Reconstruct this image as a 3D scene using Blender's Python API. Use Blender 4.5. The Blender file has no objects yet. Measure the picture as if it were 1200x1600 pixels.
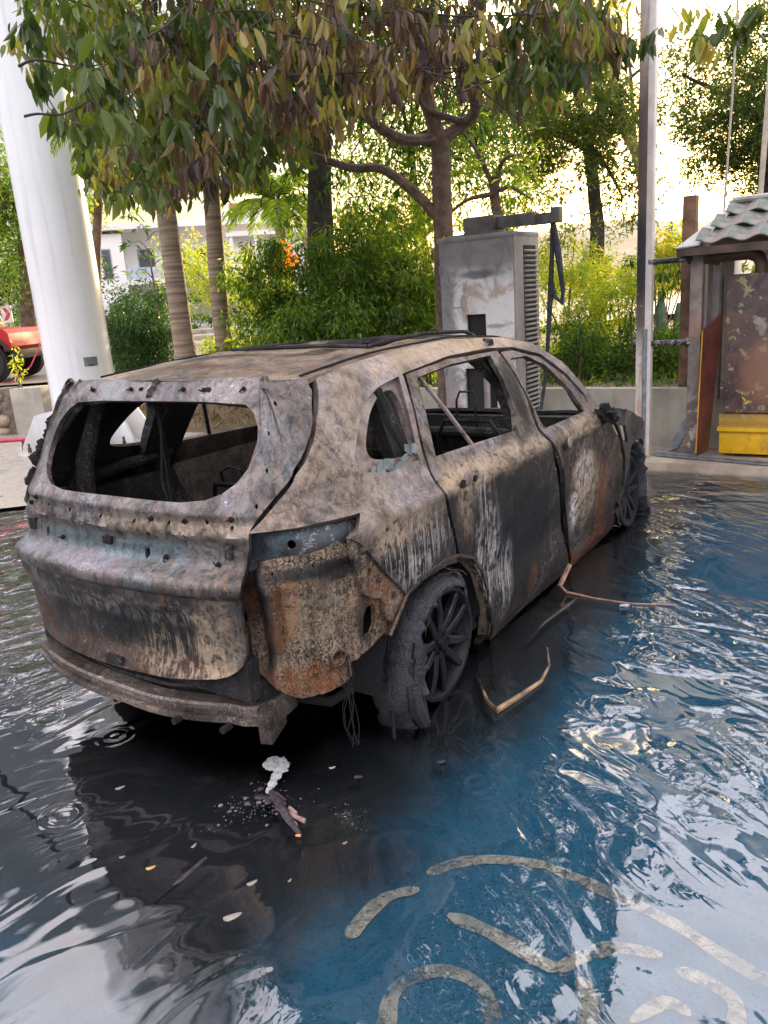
import bpy, bmesh, math, random
import numpy as np
from mathutils import Vector, Matrix, noise as mn
from mathutils.geometry import delaunay_2d_cdt

# ---------------------------------------------------------------- camera, sky, sun, exposure
SC = bpy.context.scene
COL = SC.collection
R_ = math.radians
CAM_H, CAM_F = 1.757, 1224.4
_n = Vector((933 - 600, 5314 - 800, CAM_F)).normalized()
_up = -_n
_fw = (Vector((0, 0, 1)) - _up * _up.z).normalized()
_ri = _fw.cross(_up)
CAM_R = Matrix((_ri, _fw, _up))            # world = CAM_R @ (right, down, forward)
cam = bpy.data.cameras.new('camera'); camo = bpy.data.objects.new('camera', cam); COL.objects.link(camo)
cam.sensor_fit = 'VERTICAL'; cam.sensor_height = 36; cam.lens = CAM_F / 1600 * 36
cam.clip_start = .05; cam.clip_end = 5000
_m = (CAM_R @ Matrix(((1, 0, 0), (0, -1, 0), (0, 0, -1)))).to_4x4(); _m.translation = (0, 0, CAM_H)
camo.matrix_world = _m
SC.camera = camo

SUN_AZ, SUN_EL = 20.0, 7.5                 # azimuth measured from +Y to +X
w = bpy.data.worlds.new('World'); SC.world = w; w.use_nodes = True
wn, wl = w.node_tree.nodes, w.node_tree.links
for n in list(wn): wn.remove(n)
def wnode(t, **k):
    n = wn.new(t)
    for a, b in k.items(): setattr(n, a, b)
    return n
wo = wnode('ShaderNodeOutputWorld'); bg = wnode('ShaderNodeBackground')
sky = wnode('ShaderNodeTexSky', sky_type='NISHITA', sun_disc=False, sun_elevation=R_(SUN_EL), sun_rotation=R_(SUN_AZ),
            altitude=50, air_density=1.0, dust_density=2.2, ozone_density=1.0)
tc = wnode('ShaderNodeTexCoord'); sx = wnode('ShaderNodeSeparateXYZ')
wl.new(tc.outputs['Generated'], sx.inputs[0])
zc = wnode('ShaderNodeMath', operation='MAXIMUM'); wl.new(sx.outputs[2], zc.inputs[0]); zc.inputs[1].default_value = .06
dv = wnode('ShaderNodeVectorMath', operation='DIVIDE'); cz = wnode('ShaderNodeCombineXYZ')
for i in range(3): wl.new(zc.outputs[0], cz.inputs[i])
wl.new(tc.outputs['Generated'], dv.inputs[0]); wl.new(cz.outputs[0], dv.inputs[1])
cn = wnode('ShaderNodeTexNoise'); cn.inputs['Scale'].default_value = 1.3; cn.inputs['Detail'].default_value = 5
cn.inputs['Roughness'].default_value = .55; cn.inputs['Distortion'].default_value = .6
wl.new(dv.outputs[0], cn.inputs['Vector'])
cr = wnode('ShaderNodeMapRange', interpolation_type='SMOOTHSTEP'); cr.inputs[1].default_value = .485; cr.inputs[2].default_value = .545
cr.inputs[3].default_value = .04; cr.inputs[4].default_value = 1.0
wl.new(cn.outputs['Fac'], cr.inputs[0])
hm = wnode('ShaderNodeMapRange', interpolation_type='SMOOTHSTEP'); hm.inputs[1].default_value = .13; hm.inputs[2].default_value = .42
wl.new(sx.outputs[2], hm.inputs[0])
ml = wnode('ShaderNodeMath', operation='MULTIPLY'); wl.new(cr.outputs[0], ml.inputs[0]); wl.new(hm.outputs[0], ml.inputs[1])
mx = wnode('ShaderNodeMix', data_type='RGBA'); wl.new(ml.outputs[0], mx.inputs[0]); wl.new(sky.outputs[0], mx.inputs[6])
CLOUD = (34.0, 31.8, 33.6, 1)
# clouds turn golden towards the low sun
SUNV = (math.sin(R_(SUN_AZ)) * math.cos(R_(SUN_EL)), math.cos(R_(SUN_AZ)) * math.cos(R_(SUN_EL)), math.sin(R_(SUN_EL)))
dp = wnode('ShaderNodeVectorMath', operation='DOT_PRODUCT'); wl.new(tc.outputs['Generated'], dp.inputs[0]); dp.inputs[1].default_value = SUNV
dm = wnode('ShaderNodeMapRange', interpolation_type='SMOOTHSTEP'); wl.new(dp.outputs['Value'], dm.inputs[0]); dm.inputs[1].default_value = .89; dm.inputs[2].default_value = .995
cm = wnode('ShaderNodeMix', data_type='RGBA'); wl.new(dm.outputs[0], cm.inputs[0]); cm.inputs[6].default_value = CLOUD; cm.inputs[7].default_value = (120.0, 84.0, 40.0, 1)
wl.new(cm.outputs[2], mx.inputs[7])
wl.new(mx.outputs[2], bg.inputs['Color']); bg.inputs['Strength'].default_value = .1
wl.new(bg.outputs[0], wo.inputs['Surface'])

sd = bpy.data.lights.new('sun', 'SUN'); so = bpy.data.objects.new('sun', sd); COL.objects.link(so)
sd.energy = 4.2; sd.angle = R_(1.0); sd.color = (1.0, .72, .42)
_sv = Vector((math.sin(R_(SUN_AZ)) * math.cos(R_(SUN_EL)), math.cos(R_(SUN_AZ)) * math.cos(R_(SUN_EL)), math.sin(R_(SUN_EL))))
so.rotation_euler = _sv.to_track_quat('Z', 'Y').to_euler()

SC.view_settings.view_transform = 'Standard'; SC.view_settings.look = 'None'
SC.view_settings.exposure = 0.9; SC.view_settings.gamma = 1.0; SC.view_settings.use_curve_mapping = False
SC.render.engine = 'CYCLES'
SC.cycles.max_bounces = 10; SC.cycles.transparent_max_bounces = 16
SC.cycles.use_denoising = True

random.seed(7); RNG = np.random.default_rng(11)

# ---------------------------------------------------------------- helpers
def ray(u, v): return CAM_R @ Vector((u - 600, v - 800, CAM_F))
def at(u, v, Y):
    d = ray(u, v); t = Y / d.y
    return Vector((d.x * t, Y, CAM_H + d.z * t))
def gr(u, v, z=0.0):
    d = ray(u, v); t = (z - CAM_H) / d.z
    return Vector((d.x * t, d.y * t, z))
TH, CX, CY = .594, -.536, 3.649            # the bay the car stands in: x along the car, y to its left
BAYROT = math.pi / 2 - TH
def bay(x, y, z=0.0):
    return Vector((CX + x * math.sin(TH) - y * math.cos(TH), CY + x * math.cos(TH) + y * math.sin(TH), z))
def to_bay(p):
    dx, dy = p[0] - CX, p[1] - CY
    return (dx * math.sin(TH) + dy * math.cos(TH), -dx * math.cos(TH) + dy * math.sin(TH), p[2])

def thing(name, label, cat, loc=(0, 0, 0), rz=0.0, group=None):
    o = bpy.data.objects.new(name, None); COL.objects.link(o)
    o.location = loc; o.rotation_euler = (0, 0, rz); o['label'] = label; o['category'] = cat
    o.empty_display_size = .1
    if group: o['group'] = group
    return o
def tag(o, label, cat, group=None):
    o['label'] = label; o['category'] = cat
    if group: o['group'] = group
    return o
def finish(me, sharp=40):
    me.shade_smooth()
    if sharp: me.set_sharp_from_angle(angle=R_(sharp))
def obj(name, bm, mat, parent=None, smooth=True, sharp=40, kind=None, label=None):
    me = bpy.data.meshes.new(name)
    if bm.__class__.__name__ == 'BMesh':
        bmesh.ops.recalc_face_normals(bm, faces=bm.faces); bm.to_mesh(me); bm.free()
    me.materials.append(mat)
    if smooth: finish(me, sharp)
    o = bpy.data.objects.new(name, me); COL.objects.link(o)
    if parent: o.parent = parent
    if kind: o['kind'] = kind
    if label: o['label'] = label
    return o
def pobj(name, verts, faces, mat, parent=None, smooth=True, sharp=40, kind=None):
    me = bpy.data.meshes.new(name); me.from_pydata([tuple(v) for v in verts], [], faces); me.update()
    me.materials.append(mat)
    if smooth: finish(me, sharp)
    o = bpy.data.objects.new(name, me); COL.objects.link(o)
    if parent: o.parent = parent
    if kind: o['kind'] = kind
    return o
def inst(src, parent=None, loc=None, rot=None, scale=None):
    o = src.copy(); COL.objects.link(o)
    if parent is not None: o.parent = parent
    if loc is not None: o.location = loc
    if rot is not None: o.rotation_euler = rot
    if scale is not None: o.scale = scale
    return o
def BM(): return bmesh.new()
def box(bm, c, s, rot=None, bev=0.0):
    m = Matrix.Translation(c)
    if rot is not None: m = m @ (rot.to_matrix().to_4x4() if hasattr(rot, 'to_matrix') else Matrix.Rotation(rot, 4, 'Z'))
    m = m @ Matrix.Diagonal((s[0], s[1], s[2], 1))
    r = bmesh.ops.create_cube(bm, size=1, matrix=m)
    if bev:
        es = list({e for v in r['verts'] for e in v.link_edges})
        bmesh.ops.bevel(bm, geom=es, offset=bev, segments=2, affect='EDGES', profile=.6)
    return bm
def tube(bm, pts, rad, seg=8, cap=True):
    pts = [Vector(p) for p in pts]; n = len(pts)
    rads = rad if isinstance(rad, (list, tuple)) else [rad] * n
    rings = []; prev = None
    for i, p in enumerate(pts):
        t = (pts[min(i + 1, n - 1)] - pts[max(i - 1, 0)]).normalized()
        if prev is None:
            a = Vector((0, 0, 1)) if abs(t.z) < .9 else Vector((1, 0, 0))
            u = t.cross(a).normalized()
        else:
            u = (prev - t * prev.dot(t)).normalized()
        prev = u; v = t.cross(u)
        rings.append([bm.verts.new(p + (u * math.cos(2 * math.pi * k / seg) + v * math.sin(2 * math.pi * k / seg)) * rads[i]) for k in range(seg)])
    for a, b in zip(rings, rings[1:]):
        for k in range(seg):
            bm.faces.new((a[k], a[(k + 1) % seg], b[(k + 1) % seg], b[k]))
    if cap:
        bm.faces.new(rings[0][::-1]); bm.faces.new(rings[-1])
    return bm
def cyl(bm, p, q, r, seg=16, r2=None): return tube(bm, [p, q], [r, r if r2 is None else r2], seg)
def ico(bm, c, r, sub=2, sc=(1, 1, 1), wob=0.0, seed=0, freq=1.0):
    g = bmesh.ops.create_icosphere(bm, subdivisions=sub, radius=1)
    for v in g['verts']:
        d = v.co.copy()
        k = 1 + wob * mn.noise(d * freq + Vector((seed * 7.3, seed * 3.1, 0)))
        v.co = Vector(c) + Vector((d.x * sc[0], d.y * sc[1], d.z * sc[2])) * r * k
    return bm
def prism(bm, poly, axis_o, ax, ay, az, t):
    """poly in (a,b) extruded by t along az; axis_o + a*ax + b*ay"""
    o = Vector(axis_o); ax, ay, az = Vector(ax), Vector(ay), Vector(az)
    f = [bm.verts.new(o + ax * a + ay * b) for a, b in poly]; g = [bm.verts.new(o + ax * a + ay * b + az * t) for a, b in poly]
    bm.faces.new(f); bm.faces.new(g[::-1])
    for i in range(len(f)): j = (i + 1) % len(f); bm.faces.new((f[i], g[i], g[j], f[j]))
    return bm

# ---------------------------------------------------------------- node helpers
class NT:
    def __init__(s, name):
        s.m = bpy.data.materials.new(name); s.m.use_nodes = True
        s.t = s.m.node_tree; s.n = s.t.nodes; s.l = s.t.links
        for n in list(s.n): s.n.remove(n)
        s.out = s.n.new('ShaderNodeOutputMaterial')
        s.tc = s.n.new('ShaderNodeTexCoord'); s.obj = s.tc.outputs['Object']
    def node(s, t, **k):
        n = s.n.new(t)
        for a, b in k.items(): setattr(n, a, b)
        return n
    def put(s, i, v):
        if hasattr(v, 'is_linked') or v.__class__.__name__.startswith('NodeSocket'): s.l.new(v, i)
        elif isinstance(v, (tuple, list)) and len(v) == 3 and i.type == 'RGBA': i.default_value = (*v, 1)
        else: i.default_value = v
    def scale(s, sc, vec=None, loc=(0, 0, 0), rot=(0, 0, 0)):
        n = s.node('ShaderNodeMapping'); s.l.new(vec or s.obj, n.inputs[0])
        n.inputs['Location'].default_value = loc; n.inputs['Rotation'].default_value = rot
        n.inputs['Scale'].default_value = sc if isinstance(sc, tuple) else (sc,) * 3
        return n.outputs[0]
    def noise(s, scale=1, detail=3, rough=.5, dist=0, vec=None, sc=None, col=False):
        n = s.node('ShaderNodeTexNoise'); v = vec or s.obj
        if sc: v = s.scale(sc, v)
        s.l.new(v, n.inputs['Vector'])
        n.inputs['Scale'].default_value = scale; n.inputs['Detail'].default_value = detail
        n.inputs['Roughness'].default_value = rough; n.inputs['Distortion'].default_value = dist
        return n.outputs['Color' if col else 'Fac']
    def voro(s, scale=1, feature='F1', vec=None, rnd=1.0, out='Distance'):
        n = s.node('ShaderNodeTexVoronoi', feature=feature); s.l.new(vec or s.obj, n.inputs['Vector'])
        n.inputs['Scale'].default_value = scale; n.inputs['Randomness'].default_value = rnd
        return n.outputs[out]
    def rng(s, v, a, b, c=0.0, d=1.0, smooth=True):
        n = s.node('ShaderNodeMapRange', interpolation_type='SMOOTHSTEP' if smooth else 'LINEAR')
        s.put(n.inputs[0], v)
        for i, q in enumerate((a, b, c, d)): s.put(n.inputs[i + 1], q)
        return n.outputs[0]
    def math(s, op, a, b=0.0, clamp=False):
        n = s.node('ShaderNodeMath', operation=op); n.use_clamp = clamp
        s.put(n.inputs[0], a); s.put(n.inputs[1], b)
        return n.outputs[0]
    def mul(s, a, b): return s.math('MULTIPLY', a, b)
    def add(s, a, b): return s.math('ADD', a, b)
    def mix(s, f, a, b):
        n = s.node('ShaderNodeMix', data_type='RGBA'); s.put(n.inputs[0], f); s.put(n.inputs[6], a); s.put(n.inputs[7], b)
        return n.outputs[2]
    def sep(s, v=None):
        n = s.node('ShaderNodeSeparateXYZ'); s.l.new(v or s.obj, n.inputs[0]); return n.outputs
    def bump(s, h, dist=.01, strength=1.0, normal=None):
        n = s.node('ShaderNodeBump'); n.inputs['Distance'].default_value = dist; n.inputs['Strength'].default_value = strength
        s.put(n.inputs['Height'], h)
        if normal: s.l.new(normal, n.inputs['Normal'])
        return n.outputs[0]
    def ell(s, c, r, wob=.35, wsc=4.0, soft=.5):
        """1 inside a noisy ellipsoid"""
        if not hasattr(s, '_wob'): s._wob = {}
        n1 = s.node('ShaderNodeVectorMath', operation='SUBTRACT'); s.l.new(s.obj, n1.inputs[0]); n1.inputs[1].default_value = c
        n2 = s.node('ShaderNodeVectorMath', operation='DIVIDE'); s.l.new(n1.outputs[0], n2.inputs[0]); n2.inputs[1].default_value = r
        n3 = s.node('ShaderNodeVectorMath', operation='LENGTH'); s.l.new(n2.outputs[0], n3.inputs[0])
        if wsc not in s._wob: s._wob[wsc] = s.noise(wsc, 4, .6, .4)
        d = s.add(n3.outputs['Value'], s.mul(s.math('SUBTRACT', s._wob[wsc], .5), wob * 4))
        return s.rng(d, 1 - soft, 1 + soft * .3, 1.0, 0.0)
    def bsdf(s, col, rough=.6, metal=0.0, normal=None, spec=.5, **k):
        n = s.node('ShaderNodeBsdfPrincipled'); s.put(n.inputs['Base Color'], col); s.put(n.inputs['Roughness'], rough)
        s.put(n.inputs['Metallic'], metal); n.inputs['Specular IOR Level'].default_value = spec
        if normal: s.l.new(normal, n.inputs['Normal'])
        for a, b in k.items(): s.put(n.inputs[a.replace('_', ' ')], b)
        s.l.new(n.outputs[0], s.out.inputs['Surface']); return n

_MATS = {}
def simple(name, col, rough=.6, metal=0.0, var=.25, vs=6.0, bump=.002, bs=40.0, col2=None, spec=.5):
    if name in _MATS: return _MATS[name]
    t = NT(name)
    a = t.noise(vs, 4, .6)
    dark = col2 or tuple(c * (1 - var) for c in col); lite = tuple(min(1, c * (1 + var * .6)) for c in col)
    c = t.mix(t.rng(a, .3, .7), dark, lite)
    t.bsdf(c, t.rng(a, .2, .8, rough * .85, min(1, rough * 1.1)), metal, t.bump(t.noise(bs, 3, .6), bump), spec)
    _MATS[name] = t.m
    return t.m

def burnt(name, base=(.25, .225, .235), tan=.45, rust=.25, soot_shade=.35, ash=.3, streak=.5, crack=.0, teal=0.0, seed=0.0, metal=.25, marks=(), fine=1.0, rough=.5, zs=None, lift=.5):
    """fire-scoured sheet steel: oxide greys, scale, rust, soot and ash in the car's own coordinates"""
    t = NT(name); off = (seed * 3.7, seed * 1.9, seed * .7)
    o = t.scale(1.0, loc=off)
    big = t.noise(2.2, 5, .6, .8, o); med = t.noise(6.5, 6, .65, 1.0, o); fin = t.noise(28, 6, .7, .6, o)
    vfi = t.noise(110, 4, .7, 0, o)
    st = t.noise(1.0, 5, .62, .5, t.scale((26, 26, 2.6), o))
    st2 = t.noise(1.0, 4, .6, .8, t.scale((60, 60, 7.0), o))
    c = t.mix(t.rng(t.add(t.mul(big, .45), t.add(t.mul(med, .4), t.mul(fin, .15))), .38, .62), tuple(x * .45 for x in base), tuple(min(1, x * 1.35) for x in base))
    # pale scale left by burnt paint
    tm = t.rng(t.add(t.mul(big, .5), t.add(t.mul(st if streak > .3 else fin, .3), t.mul(fin, .2))), .64 - .28 * tan, .71 - .28 * tan)
    c = t.mix(t.mul(tm, .85), c, t.mix(t.rng(fin, .35, .65), (.47, .385, .31), (.26, .19, .145)))
    rm = t.rng(t.add(t.mul(t.noise(3.4, 5, .7, 1.2, t.scale(1.0, loc=(9 + seed, 4, 2))), .62), t.mul(st2, .38)), .66 - .24 * rust, .76 - .24 * rust)
    c = t.mix(t.mul(rm, .8), c, t.mix(t.rng(fin, .3, .7), (.21, .085, .032), (.36, .19, .095)))
    if teal:
        em = t.rng(t.noise(4.2, 4, .6, .5, t.scale(1.0, loc=(2, seed, 8))), .5, .68)
        c = t.mix(t.mul(em, teal), c, (.16, .25, .29))
    am = t.rng(t.add(t.mul(st, .55), t.mul(fin, .45)), .70 - .2 * ash, .76 - .2 * ash)
    c = t.mix(t.mul(am, min(1, .35 + ash)), c, (.50, .475, .46))
    so_ = t.add(t.mul(t.noise(1.7, 6, .62, 1.0, t.scale(1.0, loc=(5, 1 + seed, 3))), .7), t.mul(fin, .3))
    if zs is not None:   # paint burnt off to pale ash on the upper panels, soot left on the lower ones
        zt = t.rng(t.add(t.sep()[2], t.mul(t.math('SUBTRACT', med, .5), .22)), zs - .05, zs + .05)
        c = t.mix(t.mul(zt, t.mul(lift, t.rng(t.add(t.mul(med, .6), t.mul(fin, .4)), .34, .60))), c, t.mix(t.rng(big, .38, .6), (.44, .36, .29), (.33, .315, .335)))
        so_ = t.add(so_, t.rng(zt, 0, 1, .07, -.07))
    sm = t.rng(so_, .70 - .4 * soot_shade, .84 - .4 * soot_shade)
    c = t.mix(t.mul(sm, .94), c, t.mix(fin, (.014, .014, .017), (.05, .047, .048)))
    if crack:
        v = t.node('ShaderNodeTexVoronoi', feature='DISTANCE_TO_EDGE'); t.l.new(t.scale((1, 1, .55), o), v.inputs['Vector']); v.inputs['Scale'].default_value = 62
        blot = t.rng(t.noise(52, 3, .7, 2.2, o), .47, .53)
        c = t.mix(t.mul(blot, crack * .8), c, t.mix(med, (.50, .41, .31), (.44, .34, .24)))
        c = t.mix(t.mul(t.rng(v.outputs['Distance'], .0, .05, 1, 0), crack * .45), c, (.04, .036, .036))
    # contour scars: thin pale and dark lines where scale lifted
    q1 = t.noise(9, 3, .55, 2.2, o); ln = t.rng(t.math('ABSOLUTE', t.math('SUBTRACT', q1, .53)), .0, .012, 1, 0); c = t.mix(t.mul(ln, t.mul(.7 * fine, t.rng(big, .46, .60))), c, (.60, .55, .50))
    q2 = t.noise(7, 4, .6, 1.8, t.scale(1.0, loc=(seed, 6, 1))); l2 = t.rng(t.math('ABSOLUTE', t.math('SUBTRACT', q2, .5)), .0, .010, 1, 0); c = t.mix(t.mul(l2, t.mul(.6 * fine, t.rng(med, .45, .6))), c, (.035, .03, .03))
    blob = t.rng(t.noise(13, 5, .7, 1.5, t.scale(1.0, loc=(2, seed, 6))), .56, .60); c = t.mix(t.mul(blob, t.mul(.5 * fine, t.rng(big, .58, .42))), c, tuple(x * .35 for x in base))
    # many small scars
    sp = t.rng(vfi, .64, .72); c = t.mix(t.mul(sp, .30 * fine), c, (.03, .028, .03))
    sp2 = t.rng(t.noise(75, 3, .6, 1.5, o), .63, .68); c = t.mix(t.mul(sp2, t.mul(.4 * fine, t.rng(big, .45, .6))), c, (.52, .47, .43))
    # runs: dark and rusty vertical drips
    if streak > .3:
        s3 = t.rng(t.noise(1.0, 4, .6, .5, t.scale((34, 34, 1.6), loc=(seed, 0, 0))), .52, .62); c = t.mix(t.mul(s3, streak * .65), c, (.045, .038, .036))
        s4 = t.rng(t.noise(1.0, 4, .6, .6, t.scale((40, 40, 2.2), loc=(0, seed, 0))), .57, .64); c = t.mix(t.mul(s4, streak * .55), c, (.27, .14, .07))
    for mk in marks:
        cc, rr, kind, amt = mk[:4]
        colr = dict(soot_shade=(.020, .020, .023), tan=(.45, .36, .27), ash=(.55, .52, .50), rust=(.24, .10, .04), teal=(.17, .27, .31), grey=(.26, .25, .29))[kind]
        m_ = t.ell(cc, rr)
        if len(mk) > 4: m_ = t.mul(m_, t.rng(t.add(t.mul(t.noise(1.0, 5, .7, .9, t.scale((48, 48, 3.0), loc=(seed, 2, 1))), .7), t.mul(fin, .3)), .46, .56))
        elif kind != 'soot_shade': m_ = t.mul(m_, t.rng(fin, .3, .6))
        c = t.mix(t.mul(m_, amt), c, colr)
    gm = t.node('ShaderNodeGamma'); t.put(gm.inputs[0], c); gm.inputs[1].default_value = 1.42
    c = t.node('ShaderNodeMix', data_type='RGBA', blend_type='MULTIPLY'); c.inputs[0].default_value = 1; t.l.new(gm.outputs[0], c.inputs[6]); c.inputs[7].default_value = (1.44, 1.47, 1.50, 1); c = c.outputs[2]
    h = t.add(t.mul(med, .5), t.add(t.mul(fin, .3), t.mul(vfi, .12)))
    nrm = t.bump(h, .013, .8); nrm = t.bump(big, .02, .5, nrm)
    t.bsdf(c, t.rng(t.add(fin, t.mul(sm, .35)), .3, .95, rough * .8, min(1, rough * 1.6)), t.rng(sm, 0, 1, metal, metal * .2), nrm, .35)
    return t.m

def interp(xs,ys,x):
    # monotone-ish cubic (PCHIP)
    n=len(xs)
    if x<=xs[0]: 
        return ys[0]+(x-xs[0])*(ys[1]-ys[0])/(xs[1]-xs[0])
    if x>=xs[-1]:
        return ys[-1]+(x-xs[-1])*(ys[-1]-ys[-2])/(xs[-1]-xs[-2])
    i=0
    while x>xs[i+1]: i+=1
    def d(k): return (ys[k+1]-ys[k])/(xs[k+1]-xs[k])
    def m(k):
        if k==0: return d(0)
        if k==n-1: return d(n-2)
        a,b=d(k-1),d(k)
        if a*b<=0: return 0.0
        return 2*a*b/(a+b)
    h=xs[i+1]-xs[i]; t=(x-xs[i])/h
    m0,m1=m(i)*h,m(i+1)*h
    return (2*t**3-3*t*t+1)*ys[i]+(t**3-2*t*t+t)*m0+(-2*t**3+3*t*t)*ys[i+1]+(t**3-t*t)*m1
def sst(a,b,x):
    t=max(0,min(1,(x-a)/(b-a))); return t*t*(3-2*t)
PL=[(-1.02,0),(-1.005,.3),(-.965,.55),(-.885,.74),(-.73,.875),(-.5,.93),(0,.945),(1,.95),(2.5,.945),(3.1,.915),(3.45,.82),(3.62,.6),(3.7,0)]
SS=[0.0]
for a,b in zip(PL,PL[1:]): SS.append(SS[-1]+math.hypot(b[0]-a[0],b[1]-a[1]))
PX=[p[0] for p in PL]; PY=[p[1] for p in PL]
def plan(s):
    return interp(SS,PX,s),interp(SS,PY,s)
RZ=[.30,.40,.44,.47,.52,.60,.70,.745,.785,.80,.82,.85,.865,.885,.92,.96,1.0,1.06,1.1,1.25,1.4,1.46,1.5,1.56]
RD=[.10,.05,.022,.032,.052,.055,.040,.026,.020,.006,.0,.010,.030,.080,.100,.105,.105,.11,.14,.25,.36,.395,.44,.60]
TZ=[.10,.16,.35,.6,.80,.93,.972,.985,1.0,1.04,1.2,1.38,1.46,1.50,1.54,1.57]
TD=[.085,.058,.034,.014,.0,.0,.002,.014,.030,.068,.14,.225,.27,.31,.37,.45]
def wrap(s,z,off=0.0,side=-1):
    s_=abs(s)
    x,y=plan(s_); x2,y2=plan(s_+.01); x1,y1=plan(max(0,s_-.01)) if s_>.01 else (x,y-.01)
    tx,ty=x2-x1,y2-y1; L=math.hypot(tx,ty) or 1; nx,ny=-ty/L,tx/L  # outward: rotate tangent
    # tangent runs from rear centre outwards then forward; outward normal = (-ty, tx)
    w=sst(.45,1.15,s_)
    D=interp(RZ,RD,z)*(1-w)+interp(TZ,TD,z)*w
    if s_<1.2: pass
    x+=nx*(off-D); y+=ny*(off-D)
    if s<0: y=-y
    return (x,side*y,z)

# ---------------------------------------------------------------- the burnt car: panels cut from one wrapped body surface
def pip(x, y, poly):
    c = False; n = len(poly); j = n - 1
    for i in range(n):
        xi, yi = poly[i]; xj, yj = poly[j]
        if (yi > y) != (yj > y) and x < (xj - xi) * (y - yi) / (yj - yi) + xi: c = not c
        j = i
    return c
def chaikin(p, it=1):
    for _ in range(it):
        q = []
        for a, b in zip(p, p[1:] + p[:1]):
            q.append((a[0] * .78 + b[0] * .22, a[1] * .78 + b[1] * .22)); q.append((a[0] * .22 + b[0] * .78, a[1] * .22 + b[1] * .78))
        p = q
    return p
def resamp(p, d):
    q = []
    for a, b in zip(p, p[1:] + p[:1]):
        L = math.hypot(b[0] - a[0], b[1] - a[1]); k = max(1, int(round(L / d)))
        for i in range(k): q.append((a[0] + (b[0] - a[0]) * i / k, a[1] + (b[1] - a[1]) * i / k))
    return q
def ragged(p, amt, sd, freq=9):
    return [(a + amt * mn.noise(Vector((a * freq, b * freq, sd))), b + amt * mn.noise(Vector((a * freq, b * freq, sd + 9)))) for a, b in p]
def circ(c, r, n=10, ry=None): return [(c[0] + r * math.cos(2 * math.pi * k / n), c[1] + (ry or r) * math.sin(2 * math.pi * k / n)) for k in range(n)]
def rrect(x0, y0, x1, y1, r=.01): return chaikin([(x0, y0), (x1, y0), (x1, y1), (x0, y1)], 2)
def panel(name, outline, holes, mapf, mat, parent, t=.02, d=.03, disp=None, rag=0.0, ch=1, hch=0, sharp=48, label=None, off=0.0):
    ol = chaikin(outline, ch) if ch else outline
    ol = resamp(ol, d * .8)
    if rag: ol = ragged(ol, rag, 3)
    hs = []
    for h in holes:
        h = chaikin(h, hch) if hch and len(h) < 16 else h
        hs.append(resamp(h, d * .8) if len(h) < 9 or hch else h)
    vs = []; es = []
    for lp in [ol] + hs:
        b = len(vs); n = len(lp); vs += lp; es += [(b + i, b + (i + 1) % n) for i in range(n)]
    x0, x1 = min(p[0] for p in ol), max(p[0] for p in ol); y0, y1 = min(p[1] for p in ol), max(p[1] for p in ol)
    bound = np.array(vs)
    nx, ny = int((x1 - x0) / d), int((y1 - y0) / d)
    for i in range(1, nx):
        for j in range(1, ny):
            p = (x0 + (i + .5 * (j & 1)) * (x1 - x0) / nx, y0 + j * (y1 - y0) / ny)
            if np.min((bound[:, 0] - p[0]) ** 2 + (bound[:, 1] - p[1]) ** 2) < (d * .45) ** 2: continue
            if pip(*p, ol) and not any(pip(*p, h) for h in hs): vs.append(p)
    r = delaunay_2d_cdt([Vector(p) for p in vs], es, [], 0, 1e-6)
    V, F = r[0], r[2]
    fs = []
    for f in F:
        cx = sum(V[i].x for i in f) / len(f); cy = sum(V[i].y for i in f) / len(f)
        if pip(cx, cy, ol) and not any(pip(cx, cy, h) for h in hs): fs.append(tuple(f))
    used = sorted({i for f in fs for i in f}); rm = {a: b for b, a in enumerate(used)}
    fs = [tuple(rm[i] for i in f) for f in fs]; uv = [(V[i].x, V[i].y) for i in used]
    def full(u, v):
        o = off + (disp(u, v) if disp else 0.0)
        return Vector(mapf(u, v, o))
    P = [full(*p) for p in uv]
    N = [Vector((0, 0, 0)) for _ in P]
    for f in fs:
        n = (P[f[1]] - P[f[0]]).cross(P[f[2]] - P[f[0]])
        for i in f: N[i] += n
    # outward = away from the car's core
    acc = sum((N[i].normalized().dot(Vector((P[i].x - max(-.3, min(3, P[i].x)), P[i].y, P[i].z - .75))) for i in range(len(P))))
    sg = 1 if acc > 0 else -1
    m = len(P); allv = P + [P[i] - N[i].normalized() * sg * t for i in range(m)]
    ff = [f if sg > 0 else f[::-1] for f in fs]; allf = list(ff) + [tuple(i + m for i in f[::-1]) for f in ff]
    cnt = {}
    for f in ff:
        for a, b in zip(f, f[1:] + f[:1]): cnt[(a, b)] = 1
    for (a, b) in cnt:
        if (b, a) not in cnt: allf.append((b, a, a + m, b + m))
    o = pobj(name, allv, allf, mat, parent, True, sharp)
    if label: o['label'] = label
    return o

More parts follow.
